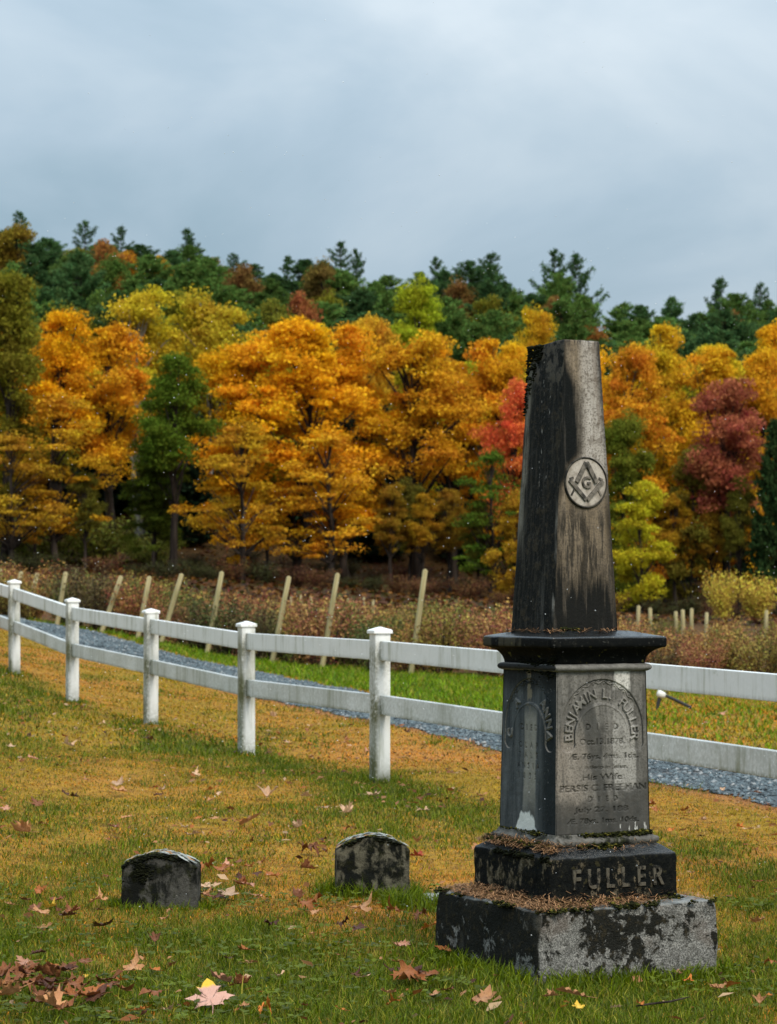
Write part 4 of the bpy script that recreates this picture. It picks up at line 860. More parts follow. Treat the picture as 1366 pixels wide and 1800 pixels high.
def carved_face(arch, lines, seed, arch_depth=.0055, worn=.0):
    nx = int(2 * DH0 / CELL) + 1; nz = int((DZ1 - DZ0) / CELL) + 1; X0 = -DH0
    xs_, zs_ = np.meshgrid(X0 + CELL * np.arange(nx), CELL * np.arange(nz))
    cz0 = .300
    ro = np.where(zs_ > cz0, np.hypot(xs_, zs_ - cz0), np.abs(xs_)); zi = .283; ri = np.where(zs_ > zi, np.hypot(xs_, (zs_ - zi) * 1.03), np.abs(xs_))
    band = sstep(.1455, .1430, ro) * sstep(.0945, .0975, ri)
    zend = .262; rc = np.hypot(np.abs(xs_) - .120, zs_ - zend); band = np.where(zs_ < zend, sstep(.0262, .0235, rc), band)
    rim = np.exp(-((ri - .0905) / .0022) ** 2) * (zs_ > zend - .012)
    raised = np.zeros((nz, nx), bool); cut = np.zeros((nz, nx), bool)
    if arch:
        n = len(arch); A0, A1 = R(188), R(-8)
        for i, ch in enumerate(arch):
            if ch == ' ': continue
            a = A0 + (A1 - A0) * (i + .3) / (n - .4); put_text(raised, X0, ch, .040, .1145 * math.cos(a), .288 + .1145 * math.sin(a), None, a - R(90))
    th = np.arctan2(zs_ - cz0, xs_); vine = np.exp(-((ro - .1365 - .0035 * np.sin(th * 22)) / .0013) ** 2) * (th > .6) * (th < 2.55)
    vine = vine + np.exp(-((np.mod(th * 7, 1) - .5) / .16) ** 2) * np.exp(-((ro - .1365 + .003 * np.sin(th * 22)) / .0028) ** 2) * (th > .7) * (th < 2.45)
    for (txt, size, cx, z_, w_, mono) in lines: put_text(cut, X0, txt, size, cx, z_, w_, 0, mono)
    rz = blur(raised); ct = blur(cut)
    wear = np.clip(fbm(xs_ * 60 + seed, zs_ * 40, seed, 3) * 1.7 - .12, .25, 1)
    H = -arch_depth * band + arch_depth * 1.1 * np.clip(rz * 1.1, 0, 1) * band + .0040 * vine * band + .0018 * rim - .0042 * ct * wear
    H += (fbm(xs_ * 35 + seed, zs_ * 35, seed * 2, 4) - .5) * .003 + (fbm(xs_ * 9 + seed, zs_ * 9, seed * 3, 3) - .5) * .004
    ed = np.minimum(np.minimum(sstep(0, .006, xs_ - X0), sstep(0, .006, DH0 - xs_)), np.minimum(sstep(0, .004, zs_), sstep(0, .004, DZ1 - DZ0 - zs_)))
    H = H * ed - .003 * (1 - ed)
    carve = np.clip(ct * wear * 1.1, 0, 1); edge = np.abs(blur(blur(band)) - blur(blur(blur(blur(band))))) * 2.2 + np.clip(blur(blur(rz)) - rz, 0, 1) * 1.3
    return nx, nz, xs_, zs_, H, np.clip(np.maximum(carve, np.clip(edge, 0, .8)), 0, 1), np.clip(rz * band, 0, 1)
def vz(v): return .849 - (v - 1183) / 617 - DZ0
FR = [('DIED', .0245, -.001, vz(1284), .113, .128), ('Oct.13.1878.', .0235, .0, vz(1310), .16, None), ('Æ. 76ys. 4ms. 1da.', .0225, .005, vz(1336), .245, None), ('Asleep in Jesus.', .0145, .012, vz(1355), .15, None),
      ('His Wife', .0225, -.002, vz(1373), .138, None), ('PERSIS C. FREEMAN', .0255, .002, vz(1392), .298, None), ('DIED', .0215, .0, vz(1411.5), .10, .115), ('July 27. 188', .021, -.004, vz(1430), .185, None), ('Æ. 78ys. 1ms. 10ds.', .021, .0, vz(1450), .245, None)]
LF = [('DIED', .024, .0, vz(1287), .10, .11), ('OLAR', .023, .0, vz(1319), .12, .13), ('TALE', .023, .0, vz(1337), .12, .13), ('ANSIA', .023, .0, vz(1356), .13, .14), ('1853', .023, -.005, vz(1374), .13, .13)]
V, F, o, CV, PR = [], [], 0, [], []
for face, (arch, lines, seed) in enumerate([('BENJAMIN L. FULLER', FR, 1.7), ('C  A    ANNA', LF, 8.3)]):
    nx, nzc, X, Z, H, carve, proud = carved_face(arch, lines, seed)
    tt = Z / (DZ1 - DZ0); hh = DH0 + (DH1 - DH0) * tt; xx = X * hh / DH0; zz = DZ0 + Z
    if face == 0: P = np.stack([xx, -(hh + H), zz], -1)
    else: P = np.stack([-(hh + H), -xx, zz], -1)
    V.append(P.reshape(-1, 3)); i = np.arange(nzc - 1)[:, None] * nx + np.arange(nx - 1)[None]; F.append(np.stack([i, i + 1, i + nx + 1, i + nx], -1).reshape(-1, 4) + o); o += nx * nzc; CV.append(carve.ravel()); PR.append(proud.ravel())
bx = np.array([[DH0, -DH0, DZ0], [DH0, DH0, DZ0], [-DH0, DH0, DZ0], [-DH0, -DH0, DZ0], [DH1, -DH1, DZ1], [DH1, DH1, DZ1], [-DH1, DH1, DZ1], [-DH1, -DH1, DZ1]]) * np.array([.9985, .9985, 1]) + np.array([0, 0, 0])
V.append(bx); F.append(np.array([[0, 1, 5, 4], [1, 2, 6, 5], [4, 5, 6, 7]]) + o); CV.append(np.zeros(8)); PR.append(np.zeros(8))
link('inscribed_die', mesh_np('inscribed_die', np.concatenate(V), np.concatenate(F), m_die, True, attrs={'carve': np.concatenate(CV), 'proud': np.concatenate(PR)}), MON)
# front arris and core behind the thin grid seam
link('die_core', sq_loft('die_core', [(DH0 - .012, DH0 - .012, DZ0 + .001), (DH1 - .012, DH1 - .012, DZ1 - .002)], m_mould, 6, .002, 0, 1, .2), MON)

# -- obelisk shaft, a little turned and off centre on its cap
OT, OFF = R(2.0), (-.030, .006)
def chip(V):
    top = sstep(1.70, 1.806, V[:, 2]); k = np.clip((-V[:, 0] + V[:, 1]) / .15, 0, 1)
    V[:, 2] -= top * k * .012; n_ = fbm(V[:, 0] * 40, V[:, 1] * 40, V[:, 2] * 40, 3)
    s = top * sstep(.55, 1.0, k) * n_; V[:, 0] += s * .02; V[:, 1] -= s * .012
    return V
link('obelisk', sq_loft('obelisk', [(.113, .114, .955), (.0625, .094, 1.800), (.0605, .092, 1.806), (.01, .01, 1.808)], m_obelisk, 34, .005, .0022, 24, .012, 23.0, OT, OFF, chip), MON)
# -- roundel with square, compasses and letter on the front face
ZR = 1.392; tr_ = (ZR - .955) / .845; hyR = .114 + (.094 - .114) * tr_; hxR = .113 + (.0625 - .113) * tr_
FM = Matrix.Translation((OFF[0], OFF[1], 0)) @ Matrix.Rotation(OT, 4, 'Z') @ Matrix.Translation((.004, -hyR - .0005, ZR)) @ Matrix.Rotation(R(90) - math.atan(.020 / .845), 4, 'X')
def disc(name, profile, n, mat):
    bm = bmesh.new(); rings = [[bm.verts.new((r_ * math.cos(a), r_ * math.sin(a), h)) for a in [k * 2 * math.pi / n for k in range(n)]] for r_, h in profile]
    for a, c_ in zip(rings[:-1], rings[1:]):
        for k in range(n): bm.faces.new((a[k], a[(k + 1) % n], c_[(k + 1) % n], c_[k]))
    if profile[-1][0] < profile[0][0] and len(profile) < 7: bm.faces.new(rings[-1])
    return mesh_bm(name, bm, mat)
b = B('roundel_marble'); P = b.coord(); fine, med = stone_grain(b, P); wob = b.noise(P, 30, 4); rr_ = b.math('POWER', b.math('ADD', b.math('POWER', b.sep(P)[0].__abs__() if False else b.math('ABSOLUTE', b.sep(P)[0]), 2.0), b.math('POWER', b.math('ABSOLUTE', b.sep(P)[1]), 2.0)), .5)
c = b.mix(b.ss(.4, .65, med), (.44, .40, .35), (.28, .245, .205)); c = b.mix(b.ss(.055, .076, rr_ + (wob - .5) * .05) * .6, c, (.16, .13, .10)); c = b.mix(b.ss(.54, .64, fine) * .4, c, (.2, .17, .14)); m_roundel = b.done(c, .7, fine + med, .4, .003)
b = B('emblem_stone'); P = b.coord(); fine, med = stone_grain(b, P); c = b.mix(b.ss(.35, .65, b.noise(P, 55, 4)), (.028, .026, .022), (.17, .15, .125)); m_emblem = b.done(c, .75, fine + med, .5, .003)
b = B('rim_moss_shade'); P = b.coord(); c = b.mix(b.ss(.4, .6, b.noise(P, 40, 3)), (.010, .010, .009), (.05, .045, .035)); m_rim = b.done(c, .85, b.noise(P, 100, 3), .6, .003)  # dark ring: moss, with the shade of the groove put into the colour
RR = .0705
ro = link('roundel', disc('roundel', [(RR, -.004), (RR, .0022), (RR - .003, .0034), (RR * .5, .0036), (.002, .0036)], 56, m_roundel), MON); ro.matrix_local = FM
link('roundel_rim', disc('roundel_rim', [(RR - .0005, -.004), (RR - .0005, .0052), (RR + .0012, .0064), (RR + .0030, .0058), (RR + .0042, .0035), (RR + .0046, .0), (RR + .0046, -.004)], 56, m_rim), ro)
def bars(name, segs, w, h, mat):
    bm = bmesh.new()
    for k, (x0, y0, x1, y1) in enumerate(segs):
        d = Vector((x1 - x0, y1 - y0, 0)); L = d.length; d.normalize(); n = Vector((-d.y, d.x, 0)); hh = h + .0004 * k
        lo = [Vector((x0, y0, .001)) + n * w, Vector((x0, y0, .001)) - n * w, Vector((x1, y1, .001)) - n * w, Vector((x1, y1, .001)) + n * w]
        hi = [Vector((p.x, p.y, hh)) + (Vector(((x0 + x1) / 2, (y0 + y1) / 2, hh)) - Vector((p.x, p.y, hh))) * .06 for p in lo]
        a = [bm.verts.new(p) for p in lo]; c_ = [bm.verts.new(p) for p in hi]
        bm.faces.new(c_); [bm.faces.new((a[i], a[(i + 1) % 4], c_[(i + 1) % 4], c_[i])) for i in range(4)]
    return mesh_bm(name, bm, mat)
r_ = RR
for k, sg in enumerate((-1, 1)):
    link('square_arm', bars('square_arm', [(0, -.74 * r_, sg * .84 * r_, .10 * r_)], .085 * r_, .0088 + .0005 * k, m_emblem), ro)
    link('compass_leg', bars('compass_leg', [(0, .84 * r_, sg * .50 * r_, -.02 * r_)], .095 * r_, .0098 + .0005 * k, m_emblem), ro)
    link('compass_point', bars('compass_point', [(sg * .54 * r_, -.20 * r_, sg * .74 * r_, -.54 * r_)], .04 * r_, .0058, m_emblem), ro)
    link('square_end', bars('square_end', [(sg * .62 * r_, .19 * r_, sg * .82 * r_, .12 * r_)], .05 * r_, .0060, m_emblem), ro)
def letter(name, ch, size, depth, mat, parent, M):
    cu = bpy.data.curves.new(name, 'FONT'); cu.body = ch; cu.size = size; cu.align_x = 'CENTER'; cu.align_y = 'CENTER'; cu.extrude = depth; cu.bevel_depth = size * .012; cu.offset = size * .01; cu.resolution_u = 4
    o = bpy.data.objects.new(name, cu); col.objects.link(o); bpy.context.view_layer.update()
    me = bpy.data.meshes.new_from_object(o.evaluated_get(_ds())); bpy.data.objects.remove(o); bpy.data.curves.remove(cu); me.name = name; me.materials.clear()
    o = link(name, me, parent, mat=mat); o.matrix_local = M; return o
letter('letter', 'G', .047, .0022, m_emblem, ro, Matrix.Translation((0, -.02 * r_, .0055)))
# -- big raised family name on the upper plinth
b = B('worn_letter_stone'); P = b.coord(); nz = b.noise(P, 60, 4, .7); W = b.pos(); nw = b.noise(b.scale(W, (1, 1, .6)), 60, 5, .75); c = b.mix(b.ss(.50, .575, nw), b.mix(nz, (.055, .048, .034), (.115, .102, .076)), (.007, .007, .005)); m_let = b.done(c, .85, nz, .8, .004)
for ch, px in zip('FULLER', (-.128, -.070, -.016, .036, .090, .148)):
    letter('raised_letter', ch, .078, .0035, m_let, MON, Matrix.Translation((px, -.2175, .256)) @ Matrix.Rotation(R(90), 4, 'X') @ Matrix.Diagonal((.80, 1, 1, 1)))

# -- moss cushions on the ledges, needles lying on them
r4 = np.random.default_rng(33)
def edge_pts(h, n, z, jit, zj, sides=(0, 3), thr=.5, nsc=9, seed=0.0):
    """points along the rim of a square of half size h; sides 0 front, 1 right, 2 back, 3 left"""
    s = r4.choice(sides, n); f = (r4.random(n) * 2 - 1) * h; j = r4.normal(0, jit, n)
    x = np.where(s == 0, f, np.where(s == 1, h + j, np.where(s == 2, f, -h + j))); y = np.where(s == 0, -h + j, np.where(s == 1, f, np.where(s == 2, h + j, f)))
    k = fbm(x * nsc + seed, y * nsc, z * nsc + seed, 3) > thr; x, y = x[k], y[k]; return x, y, z + r4.normal(0, zj, len(x))
def moss(name, sets, mat):
    V = [np.concatenate(q) for q in zip(*[(a[0], a[1], a[2], a[3]) for a in sets])]
    return tag(link(name, scatter_rocks(name, V[0], V[1], V[2], V[3], mat, r4), MON), kind='stuff')
def ms(p, s0, s1): return (*p, s0 + (s1 - s0) * r4.random(len(p[0])) ** 1.5)
moss('moss', [ms(edge_pts(.164, 1500, .377, .005, .003, thr=.53, nsc=16), .002, .008), ms(edge_pts(.164, 260, .380, .003, .002, thr=.44, nsc=16, seed=2), .002, .005), ms(edge_pts(.186, 700, .348, .010, .004, thr=.46, seed=3), .004, .009), ms(edge_pts(.290, 1500, .186, .014, .004, thr=.50, seed=5), .003, .009), ms(edge_pts(.222, 800, .189, .010, .006, thr=.45, seed=7), .004, .010),
              ms(edge_pts(.112, 340, .966, .006, .003, thr=.45, seed=11), .003, .008)], m_moss)
# black moss hanging along the left faces and the broken top
sx_ = []
for (h, n, z, zj, thr, sd_) in [(.217, 420, .318, .004, .45, 4.0), (.158, 420, .862, .010, .42, 6.0), (.153, 200, .845, .012, .5, 8.0)]:
    sx_.append(ms(edge_pts(h, n, z, .002, zj, (3,), thr, 14, sd_), .003, .008))
nm = 420; oz = 1.797 - .20 * r4.random(nm) ** 2.2; oz = oz[fbm(oz * 45, oz * 0 + .3, 1.5, 2) > .42]; nm = len(oz); thk = .114 + (.094 - .114) * (oz - .955) / .845; hxk = .113 + (.0625 - .113) * (oz - .955) / .845
wd_ = .75 * sstep(1.60, 1.80, oz) + .12
sx_.append((-hxk + OFF[0] - .001 + r4.normal(0, .0015, nm), OFF[1] + thk * (1 - wd_ * r4.random(nm) ** 2.0), oz, .0025 + .0065 * r4.random(nm) ** 1.6))
moss('black_moss', sx_, m_dmoss)

def needles(n, xy, z, ln, colr, tilt=.18):
    x, y = xy; n = len(x); a = r4.random(n) * 6.283; t = r4.normal(0, tilt, n); L = ln * (.5 + r4.random(n))
    d = np.stack([np.cos(a) * np.cos(t), np.sin(a) * np.cos(t), np.sin(t)], 1); s = np.stack([-np.sin(a), np.cos(a), 0 * a], 1) * .0011
    P = np.stack([x, y, z], 1); bend = np.array([0, 0, .004]) * r4.normal(0, 1, (n, 1)) + s * r4.normal(0, 4, (n, 1))
    V = np.stack([P - d * L[:, None] * .5 - s, P - d * L[:, None] * .5 + s, P + bend + s, P + bend - s, P + d * L[:, None] * .5], 1).reshape(-1, 3); o = (np.arange(n) * 5)[:, None]
    C = np.repeat(colr * (.45 + .9 * r4.random((n, 1))), 5, 0); return V, o + np.array([[0, 1, 2, 3]]), o + np.array([[3, 2, 4]]), C
def ledge(h0, h1, n, w=(1, .25, .25, 1.2)):
    p = np.array(w) / sum(w); s = r4.choice(4, n, p=p); f = (r4.random(n) * 2 - 1) * h1; e = h0 + (h1 - h0) * r4.random(n)
    return np.where(s == 0, f, np.where(s == 1, e, np.where(s == 2, f, -e))), np.where(s == 0, -e, np.where(s == 1, f, np.where(s == 2, e, f)))
nd = []
for (h0, h1, n, z, zs, w) in [(.215, .294, 4300, .190, .030, (1, .5, .3, 1.6)), (.182, .212, 1100, .337, .012, (.35, .1, .1, 1.4)), (.11, .16, 420, .962, .006, (1, .1, .1, .8))]:
    x, y = ledge(h0, h1, n, w)
    k = (fbm(x * 12 + h0 * 50, y * 12, 4.4, 3) > .43) & ~((x > .08) & (y < 0) & (r4.random(n) < .75)); x, y = x[k], y[k]; e = np.maximum(np.abs(x), np.abs(y))
    zz = z + zs * np.clip((h1 - e) / (h1 - h0), 0, 1) ** 1.3 * r4.random(len(x)) + .002 + (.0 if z < .3 else (.016 * (.212 - e) / .03 if z < .5 else 0))
    nd.append(needles(len(x), (x, y), zz, .035, np.array([.30, .165, .08])))
V, Q, T_, C, o = [], [], [], [], 0
for a in nd: V.append(a[0]); Q.append(a[1] + o); T_.append(a[2] + o); C.append(a[3]); o += len(a[0])
pn = link('pine_needles', mesh_np('pine_needles', np.concatenate(V), [np.concatenate(Q), np.concatenate(T_)], m_needle, False, cols={'Col': np.concatenate(C)})); pn.location = MON.location; pn.rotation_euler = MON.rotation_euler
tag(pn, 'dead brown pine needles lying in drifts on the monument ledges', 'pine needles', kind='stuff')

# ------------------------------------------------------------------ small headstones
def headstone(H, hs, hp, mat, label, seed, lich, mossn, tilt=0):
    sx, sy, a, w, d = H; root = empty('small_headstone', (sx, sy, g1(sx, sy)), a); root.rotation_euler[1] = tilt; tag(root, label, 'headstone', 'low round topped headstones')
    hx, hy = w / 2, d / 2
    def arch(V):
        k = np.clip(V[:, 2], 0, None) / hp; V[:, 2] = np.where(V[:, 2] > 0, k * (hs + (hp - hs) * (1 - (V[:, 0] / hx) ** 2)), V[:, 2]); return V
    me = sq_loft('stone', [(hx, hy, -.1), (hx, hy, hp - .008), (hx - .004, hy - .004, hp - .002), (hx - .010, hy - .010, hp), (.01, .005, hp + .003)], mat, 44, .006, .005, 20, .006, seed, 0, (0, 0), arch)
    link('stone', me, root)
    def topz(x): return hs + (hp - hs) * (1 - (x / hx) ** 2)
    n = lich; x = (r4.random(n) * 2 - 1) * hx * .97; y = (r4.random(n) * 2 - 1) * hy * .95; k = fbm(x * 30 + seed, y * 30, 1.1, 3) > .40; x, y = x[k], y[k]; n = len(x)
    # flat crusts lying on the rounded top
    m = 8; an = np.linspace(0, 6.283, m, endpoint=False)[None] + r4.random((n, 1)) * 6; rad = (.005 + .016 * r4.random((n, 1)) ** 1.5) * (.7 + .6 * r4.random((n, m)))
    px = x[:, None] + rad * np.cos(an); py = y[:, None] + rad * .8 * np.sin(an); px = np.clip(px, -hx * 1.0, hx * 1.0); lift = (.003 + .004 * r4.random((n, 1)))
    tilt_ = r4.normal(0, .15, (n, 1)); pz = topz(px) + lift + (px - x[:, None]) * tilt_; ctr = np.stack([x, y, topz(x) + lift[:, 0] + .002], 1)[:, None]
    V = np.concatenate([np.stack([px, py, pz], -1), ctr], 1).reshape(-1, 3); i = np.arange(m); F = (np.stack([i, (i + 1) % m, np.full(m, m)], 1)[None] + (np.arange(n) * (m + 1))[:, None, None]).reshape(-1, 3)
    tag(link('lichen', mesh_np('lichen', V, F, m_lichen, False, attrs={'rnd': np.repeat(r4.random(n), m + 1)}), root), kind='stuff')
    n = mossn; x = (r4.random(n) * 2 - 1) * hx; k = fbm(x * 16 + seed * 3, x * 0 + seed, 2.2, 3) > .47; x = x[k]; n = len(x)
    y = -hy + r4.normal(0, .003, n); z = topz(x) - .012 * r4.random(n) ** 2 - .004
    return root, x, y, z, hx, hy
for (H, hs, hp, mat, lab, sd_, li, mo) in [(H1, .146, .184, m_head, 'left dark round topped headstone with cracked grey lichen and black moss', 3.1, 85, 320), (H2, .168, .214, m_head2, 'right blotched black headstone with lichen flakes and long grass before it', 7.7, 95, 220)]:
    root, x, y, z, hx, hy = headstone(H, hs, hp, mat, lab, sd_, li, mo)
    if mat is m_head:       # the black cushion at its upper left
        n = 260; qx = -.062 + r4.normal(0, .016, n); qz = .135 + r4.normal(0, .020, n) - np.abs(qx + .062) * .3; x = np.concatenate([x, qx]); y = np.concatenate([y, np.full(n, -hy - .001)]); z = np.concatenate([z, np.minimum(qz, .176)])
    tag(link('moss', scatter_rocks('moss', x, y, z, .003 + .006 * r4.random(len(x)), m_dmoss, r4), root), kind='stuff')
    n = 90; x = (r4.random(n) * 2 - 1) * hx * .9; x = np.where(r4.random(n) < .6, -np.abs(x), x); yy = -hy + .02 * r4.random(n)
    tag(link('green_moss', scatter_rocks('green_moss', x, yy, (hs + (hp - hs) * (1 - (x / hx) ** 2)), .003 + .006 * r4.random(n), m_moss, r4), root), kind='stuff')
o = link('flush_marker', sq_loft('flush_marker', [(.17, .11, -.05), (.17, .11, .022), (.163, .103, .027), (.01, .01, .028)], m_slab, 20, .008, .003, 18, .012, 2.0), None, (FL[0], FL[1], g1(FL[0], FL[1])), (0, 0, FL[2]))
tag(o, 'flat pale grey stone marker half hidden behind the monument base', 'grave marker')

# ------------------------------------------------------------------ fallen leaves
b = B('fallen_leaf'); oc = b.oinfo('Color'); P = b.coord(); W = b.pos(); nz = b.noise(P, 3.5, 4); vein = b.attr('vein'); c = b.hsv(oc, .5 + (nz - .5) * .04, 1.0, .65 + nz * .7); c = b.mix(b.ss(.55, .7, b.noise(P, 7, 4)) * .5, c, b.hsv(oc, .49, 1.05, .35)); c = b.mix(vein * .35, c, b.hsv(oc, .5, .8, 1.5))
m_fallen = b.done(c, .6, nz, .3, .05, .3, trans=.12)
def leaf_mesh(seed, lobes=5, curl=1.0, oak=False):
    rr = np.random.default_rng(seed)
    if not oak:
        half = [(0, -.38, 0), (.12, -.42, 0), (.30, -.36, 0), (.44, -.40, .4), (.33, -.22, 0), (.40, -.16, 0), (.62, -.14, 0), (.54, -.02, 0), (.74, .14, 1), (.52, .14, 0), (.50, .24, 0), (.34, .18, 0), (.24, .16, 0), (.24, .32, 0), (.34, .44, .5), (.20, .46, 0), (.14, .60, 0), (0, .86, 1)]
    else:
        half = [(0, -.55, 0), (.08, -.45, 0), (.20, -.40, 0), (.10, -.28, 0), (.30, -.18, 0), (.34, -.06, 0), (.13, .02, 0), (.34, .18, 0), (.36, .30, 0), (.14, .34, 0), (.24, .52, 0), (.14, .60, 0), (0, .72, 0)]
    pts = [(x, y) for x, y, t in half]; pts = pts + [(-x * (1 + .12 * rr.normal()), y) for x, y in pts[-2:0:-1]]
    P = np.array(pts); P += rr.normal(0, .018, P.shape); n = len(P)
    V2 = np.concatenate([P, P * .68 + np.array([0, -.06]), P * .34 + np.array([0, -.1]), [[0, -.14]]])
    F4 = []
    i = np.arange(n); j = (i + 1) % n
    Q = np.concatenate([np.stack([i, j, j + n, i + n], 1), np.stack([i + n, j + n, j + 2 * n, i + 2 * n], 1)]); T3 = np.stack([i + 2 * n, j + 2 * n, np.full(n, 3 * n)], 1)
    x, y = V2[:, 0], V2[:, 1]; r = np.hypot(x, y + .1); k1, k2 = rr.normal(0, .45, 2) * curl; a = rr.random() * 3.14
    u = x * math.cos(a) + y * math.sin(a)
    z = k1 * u * u + k2 * x * x * .6 + curl * .16 * rr.random() * np.sin(x * 5 + rr.random() * 6) * r + curl * .22 * np.abs(rr.normal(0, 1, len(x))) * np.where(np.arange(len(x)) < n, r, 0) * .8
    fold = abs(rr.normal(0, .45)) * curl * (1 if rr.random() < .7 else -.6); z = z + fold * np.abs(x) + curl * .35 * np.maximum(r - .4, 0) ** 1.2 * np.sin(3 * np.arctan2(y, x) + rr.random() * 6)
    V = np.stack([x, y, z - np.percentile(z, 20)], 1)
    v, f = tubes([(np.array([[0, -.14, V[-1, 2] + .01], [.02, -.5, V[-1, 2] + .04], [.07 * rr.normal(), -.92, V[-1, 2] + .10]]), .014)], 5)
    vein = np.concatenate([np.where(np.arange(n) % 1 == 0, 0, 0), np.zeros(n), np.ones(n) * .5, [1], np.ones(len(v)) * .5])
    return mesh_np('maple_leaf' if not oak else 'oak_leaf', np.concatenate([V, v]), [Q, T3, f + len(V)], m_fallen, True, attrs={'vein': vein})
LEAVES = [leaf_mesh(500 + i, curl=.65 + .30 * (i % 4)) for i in range(14)]; OAK = [leaf_mesh(560 + i, curl=.8, oak=True) for i in range(4)]; FLAT = leaf_mesh(590, curl=.35)
LC = {'tan': (.42, .20, .085), 'pinkish tan': (.46, .22, .135), 'brown': (.19, .066, .022), 'dark brown': (.075, .026, .013), 'orange': (.50, .16, .025), 'orange brown': (.32, .105, .025), 'yellow': (.60, .37, .035), 'pale': (.52, .33, .20), 'reddish': (.30, .055, .022), 'grey green': (.30, .33, .20)}
L_ = """45 1598 25 b;20 1607 22 t;88 1610 30 y;72 1620 46 t;103 1617 26 b;172 1598 42 t;178 1645 45 d;75 1650 28 t;298 1617 18 t;288 1633 20 t;275 1645 13 p;272 1668 36 b;180 1697 24 t;430 1687 28 ob;405 1703 46 d;45 1713 40 p;16 1768 58 t;50 1750 44 b;92 1733 38 b;98 1764 44 d;128 1772 38 ob;148 1738 18 y;150 1752 24 b;215 1745 20 o;218 1760 42 b;270 1766 36 b;392 1745 40 p;422 1748 30 b;248 1797 30 o;295 1795 22 l;430 1790 16 t;60 1785 40 b;110 1793 36 b;20 1730 40 b;
540 1603 46 ob;556 1619 30 t;480 1640 32 d;600 1640 26 d;630 1648 38 d;548 1660 14 t;613 1675 12 l;635 1611 46 t;692 1614 40 ob;738 1623 32 b;757 1645 52 o;705 1680 34 p;785 1688 36 ob;830 1685 20 o;858 1699 28 o;700 1710 24 b;716 1736 60 ob;738 1742 28 t;682 1765 30 t;692 1783 28 o;625 1733 20 d;640 1737 18 l;765 1768 22 t;787 1760 26 b;850 1777 46 t;465 1793 30 o;535 1790 32 b;490 1735 16 l;456 1765 14 o;600 1796 22 o;
970 1772 28 t;1008 1768 52 t;1017 1791 22 y;1082 1793 22 l;1125 1787 16 o;1210 1743 22 o;1262 1756 34 t;1287 1750 34 o;1353 1770 16 o;1335 1780 20 t;
430 1568 46 p;345 1572 34 l;365 1573 40 l;402 1586 46 l;452 1590 32 p;400 1530 26 p;420 1526 26 b;375 1529 28 g;392 1541 32 ob;335 1568 20 l;
275 1345 24 l;345 1367 20 l;208 1385 26 l;212 1398 32 t;60 1340 24 p;90 1322 22 o;120 1315 26 l;97 1260 12 l;180 1277 14 l;207 1288 12 l;115 1300 14 r;42 1468 40 t;225 1445 24 t;340 1475 32 l;435 1452 46 t;440 1488 14 b;470 1404 36 l;525 1460 26 l;538 1405 28 l;655 1405 28 l;610 1434 36 l;743 1432 32 l;738 1411 20 b;570 1428 20 l;545 1500 38 b;735 1515 32 r;530 1495 22 d;565 1485 18 d;10 1430 24 p;28 1455 16 b;65 1420 30 b;115 1403 20 d;130 1408 18 d;75 1457 18 b;270 1392 18 r;285 1395 18 l;370 1395 26 o;385 1402 14 l;395 1450 18 b;200 1462 30 b;322 1462 18 l;38 1345 14 t;20 1318 18 l;370 1342 10 l;
1320 1465 32 l;1300 1462 18 o;1210 1437 26 t;1236 1449 14 l;1330 1560 24 r;1215 1545 26 l;1301 1574 12 p;1332 1636 38 t;1280 1590 14 b;1180 1468 18 o;1145 1428 16 t;1152 1432 18 ob;1355 1447 20 p;1270 1258 18 p;1243 1275 14 p;1270 1395 12 l;1330 1400 16 p;1206 1443 14 r;
480 1262 14 l;470 1296 14 d;560 1258 12 p;615 1316 12 l;770 1300 14 b;830 1310 16 l;775 1280 12 p;860 1340 14 l;790 1365 14 b;505 1310 12 l;540 1290 12 p""".replace('\n', '')
CODE = {'b': 'brown', 't': 'tan', 'y': 'yellow', 'd': 'dark brown', 'p': 'pinkish tan', 'ob': 'orange brown', 'o': 'orange', 'l': 'pale', 'r': 'reddish', 'g': 'grey green'}
r5 = np.random.default_rng(44)
items = []
for it in L_.split(';'):
    u, v, s, c = it.split(); u, v, s = float(u), float(v), float(s); x, y = ground_hit(u, v + s * .12); items.append((x, y, s / FPX * y * .82, CODE[c]))
n0 = len(items)
for (uc, vc, su, sv, n_) in [(50, 1755, 55, 26, 26), (125, 1765, 30, 20, 8), (400, 1560, 40, 22, 10), (715, 1745, 22, 18, 6), (100, 1615, 25, 10, 5)]:
    for _ in range(n_):
        u, v = uc + r5.normal(0, su), vc + r5.normal(0, sv)
        if not (-20 < u < 800 and 1500 < v < 1815): continue
        x, y = ground_hit(u, v)
        if off_stones(np.array([x]), np.array([y]))[0]: items.append((x, y, .030 + .035 * r5.random(), ['brown', 'dark brown', 'orange brown', 'tan', 'brown', 'dark brown', 'brown'][r5.integers(0, 7)]))
while len(items) < 298:                                        # the smaller scraps in between
    y = math.sqrt(5.8 ** 2 + r5.random() * (19 ** 2 - 5.8 ** 2)); x = (r5.random() - .5) * .34 * y
    if y > float(road_near_y(x)) or not off_stones(np.array([x]), np.array([y]))[0]: continue
    if fbm(np.array([x * 1.6]), np.array([y * .9]), 6.6, 3)[0] < .50: continue
    items.append((x, y, .018 + .035 * r5.random(), list(LC)[r5.choice(10, p=[.18, .10, .22, .16, .06, .15, .03, .05, .05, 0])]))
LM = [('left headstone', H1[:2]), ('right headstone', H2[:2]), ('monument', MC), ('nearest fence post', FENCE[4]), ('next fence post', FENCE[5]), ('third fence post', FENCE[6]), ('lower left', (-.85, 6.1)), ('bottom edge', (-.1, 6.0)), ('lower right', (.9, 6.1))]
cnt = {}
info = []
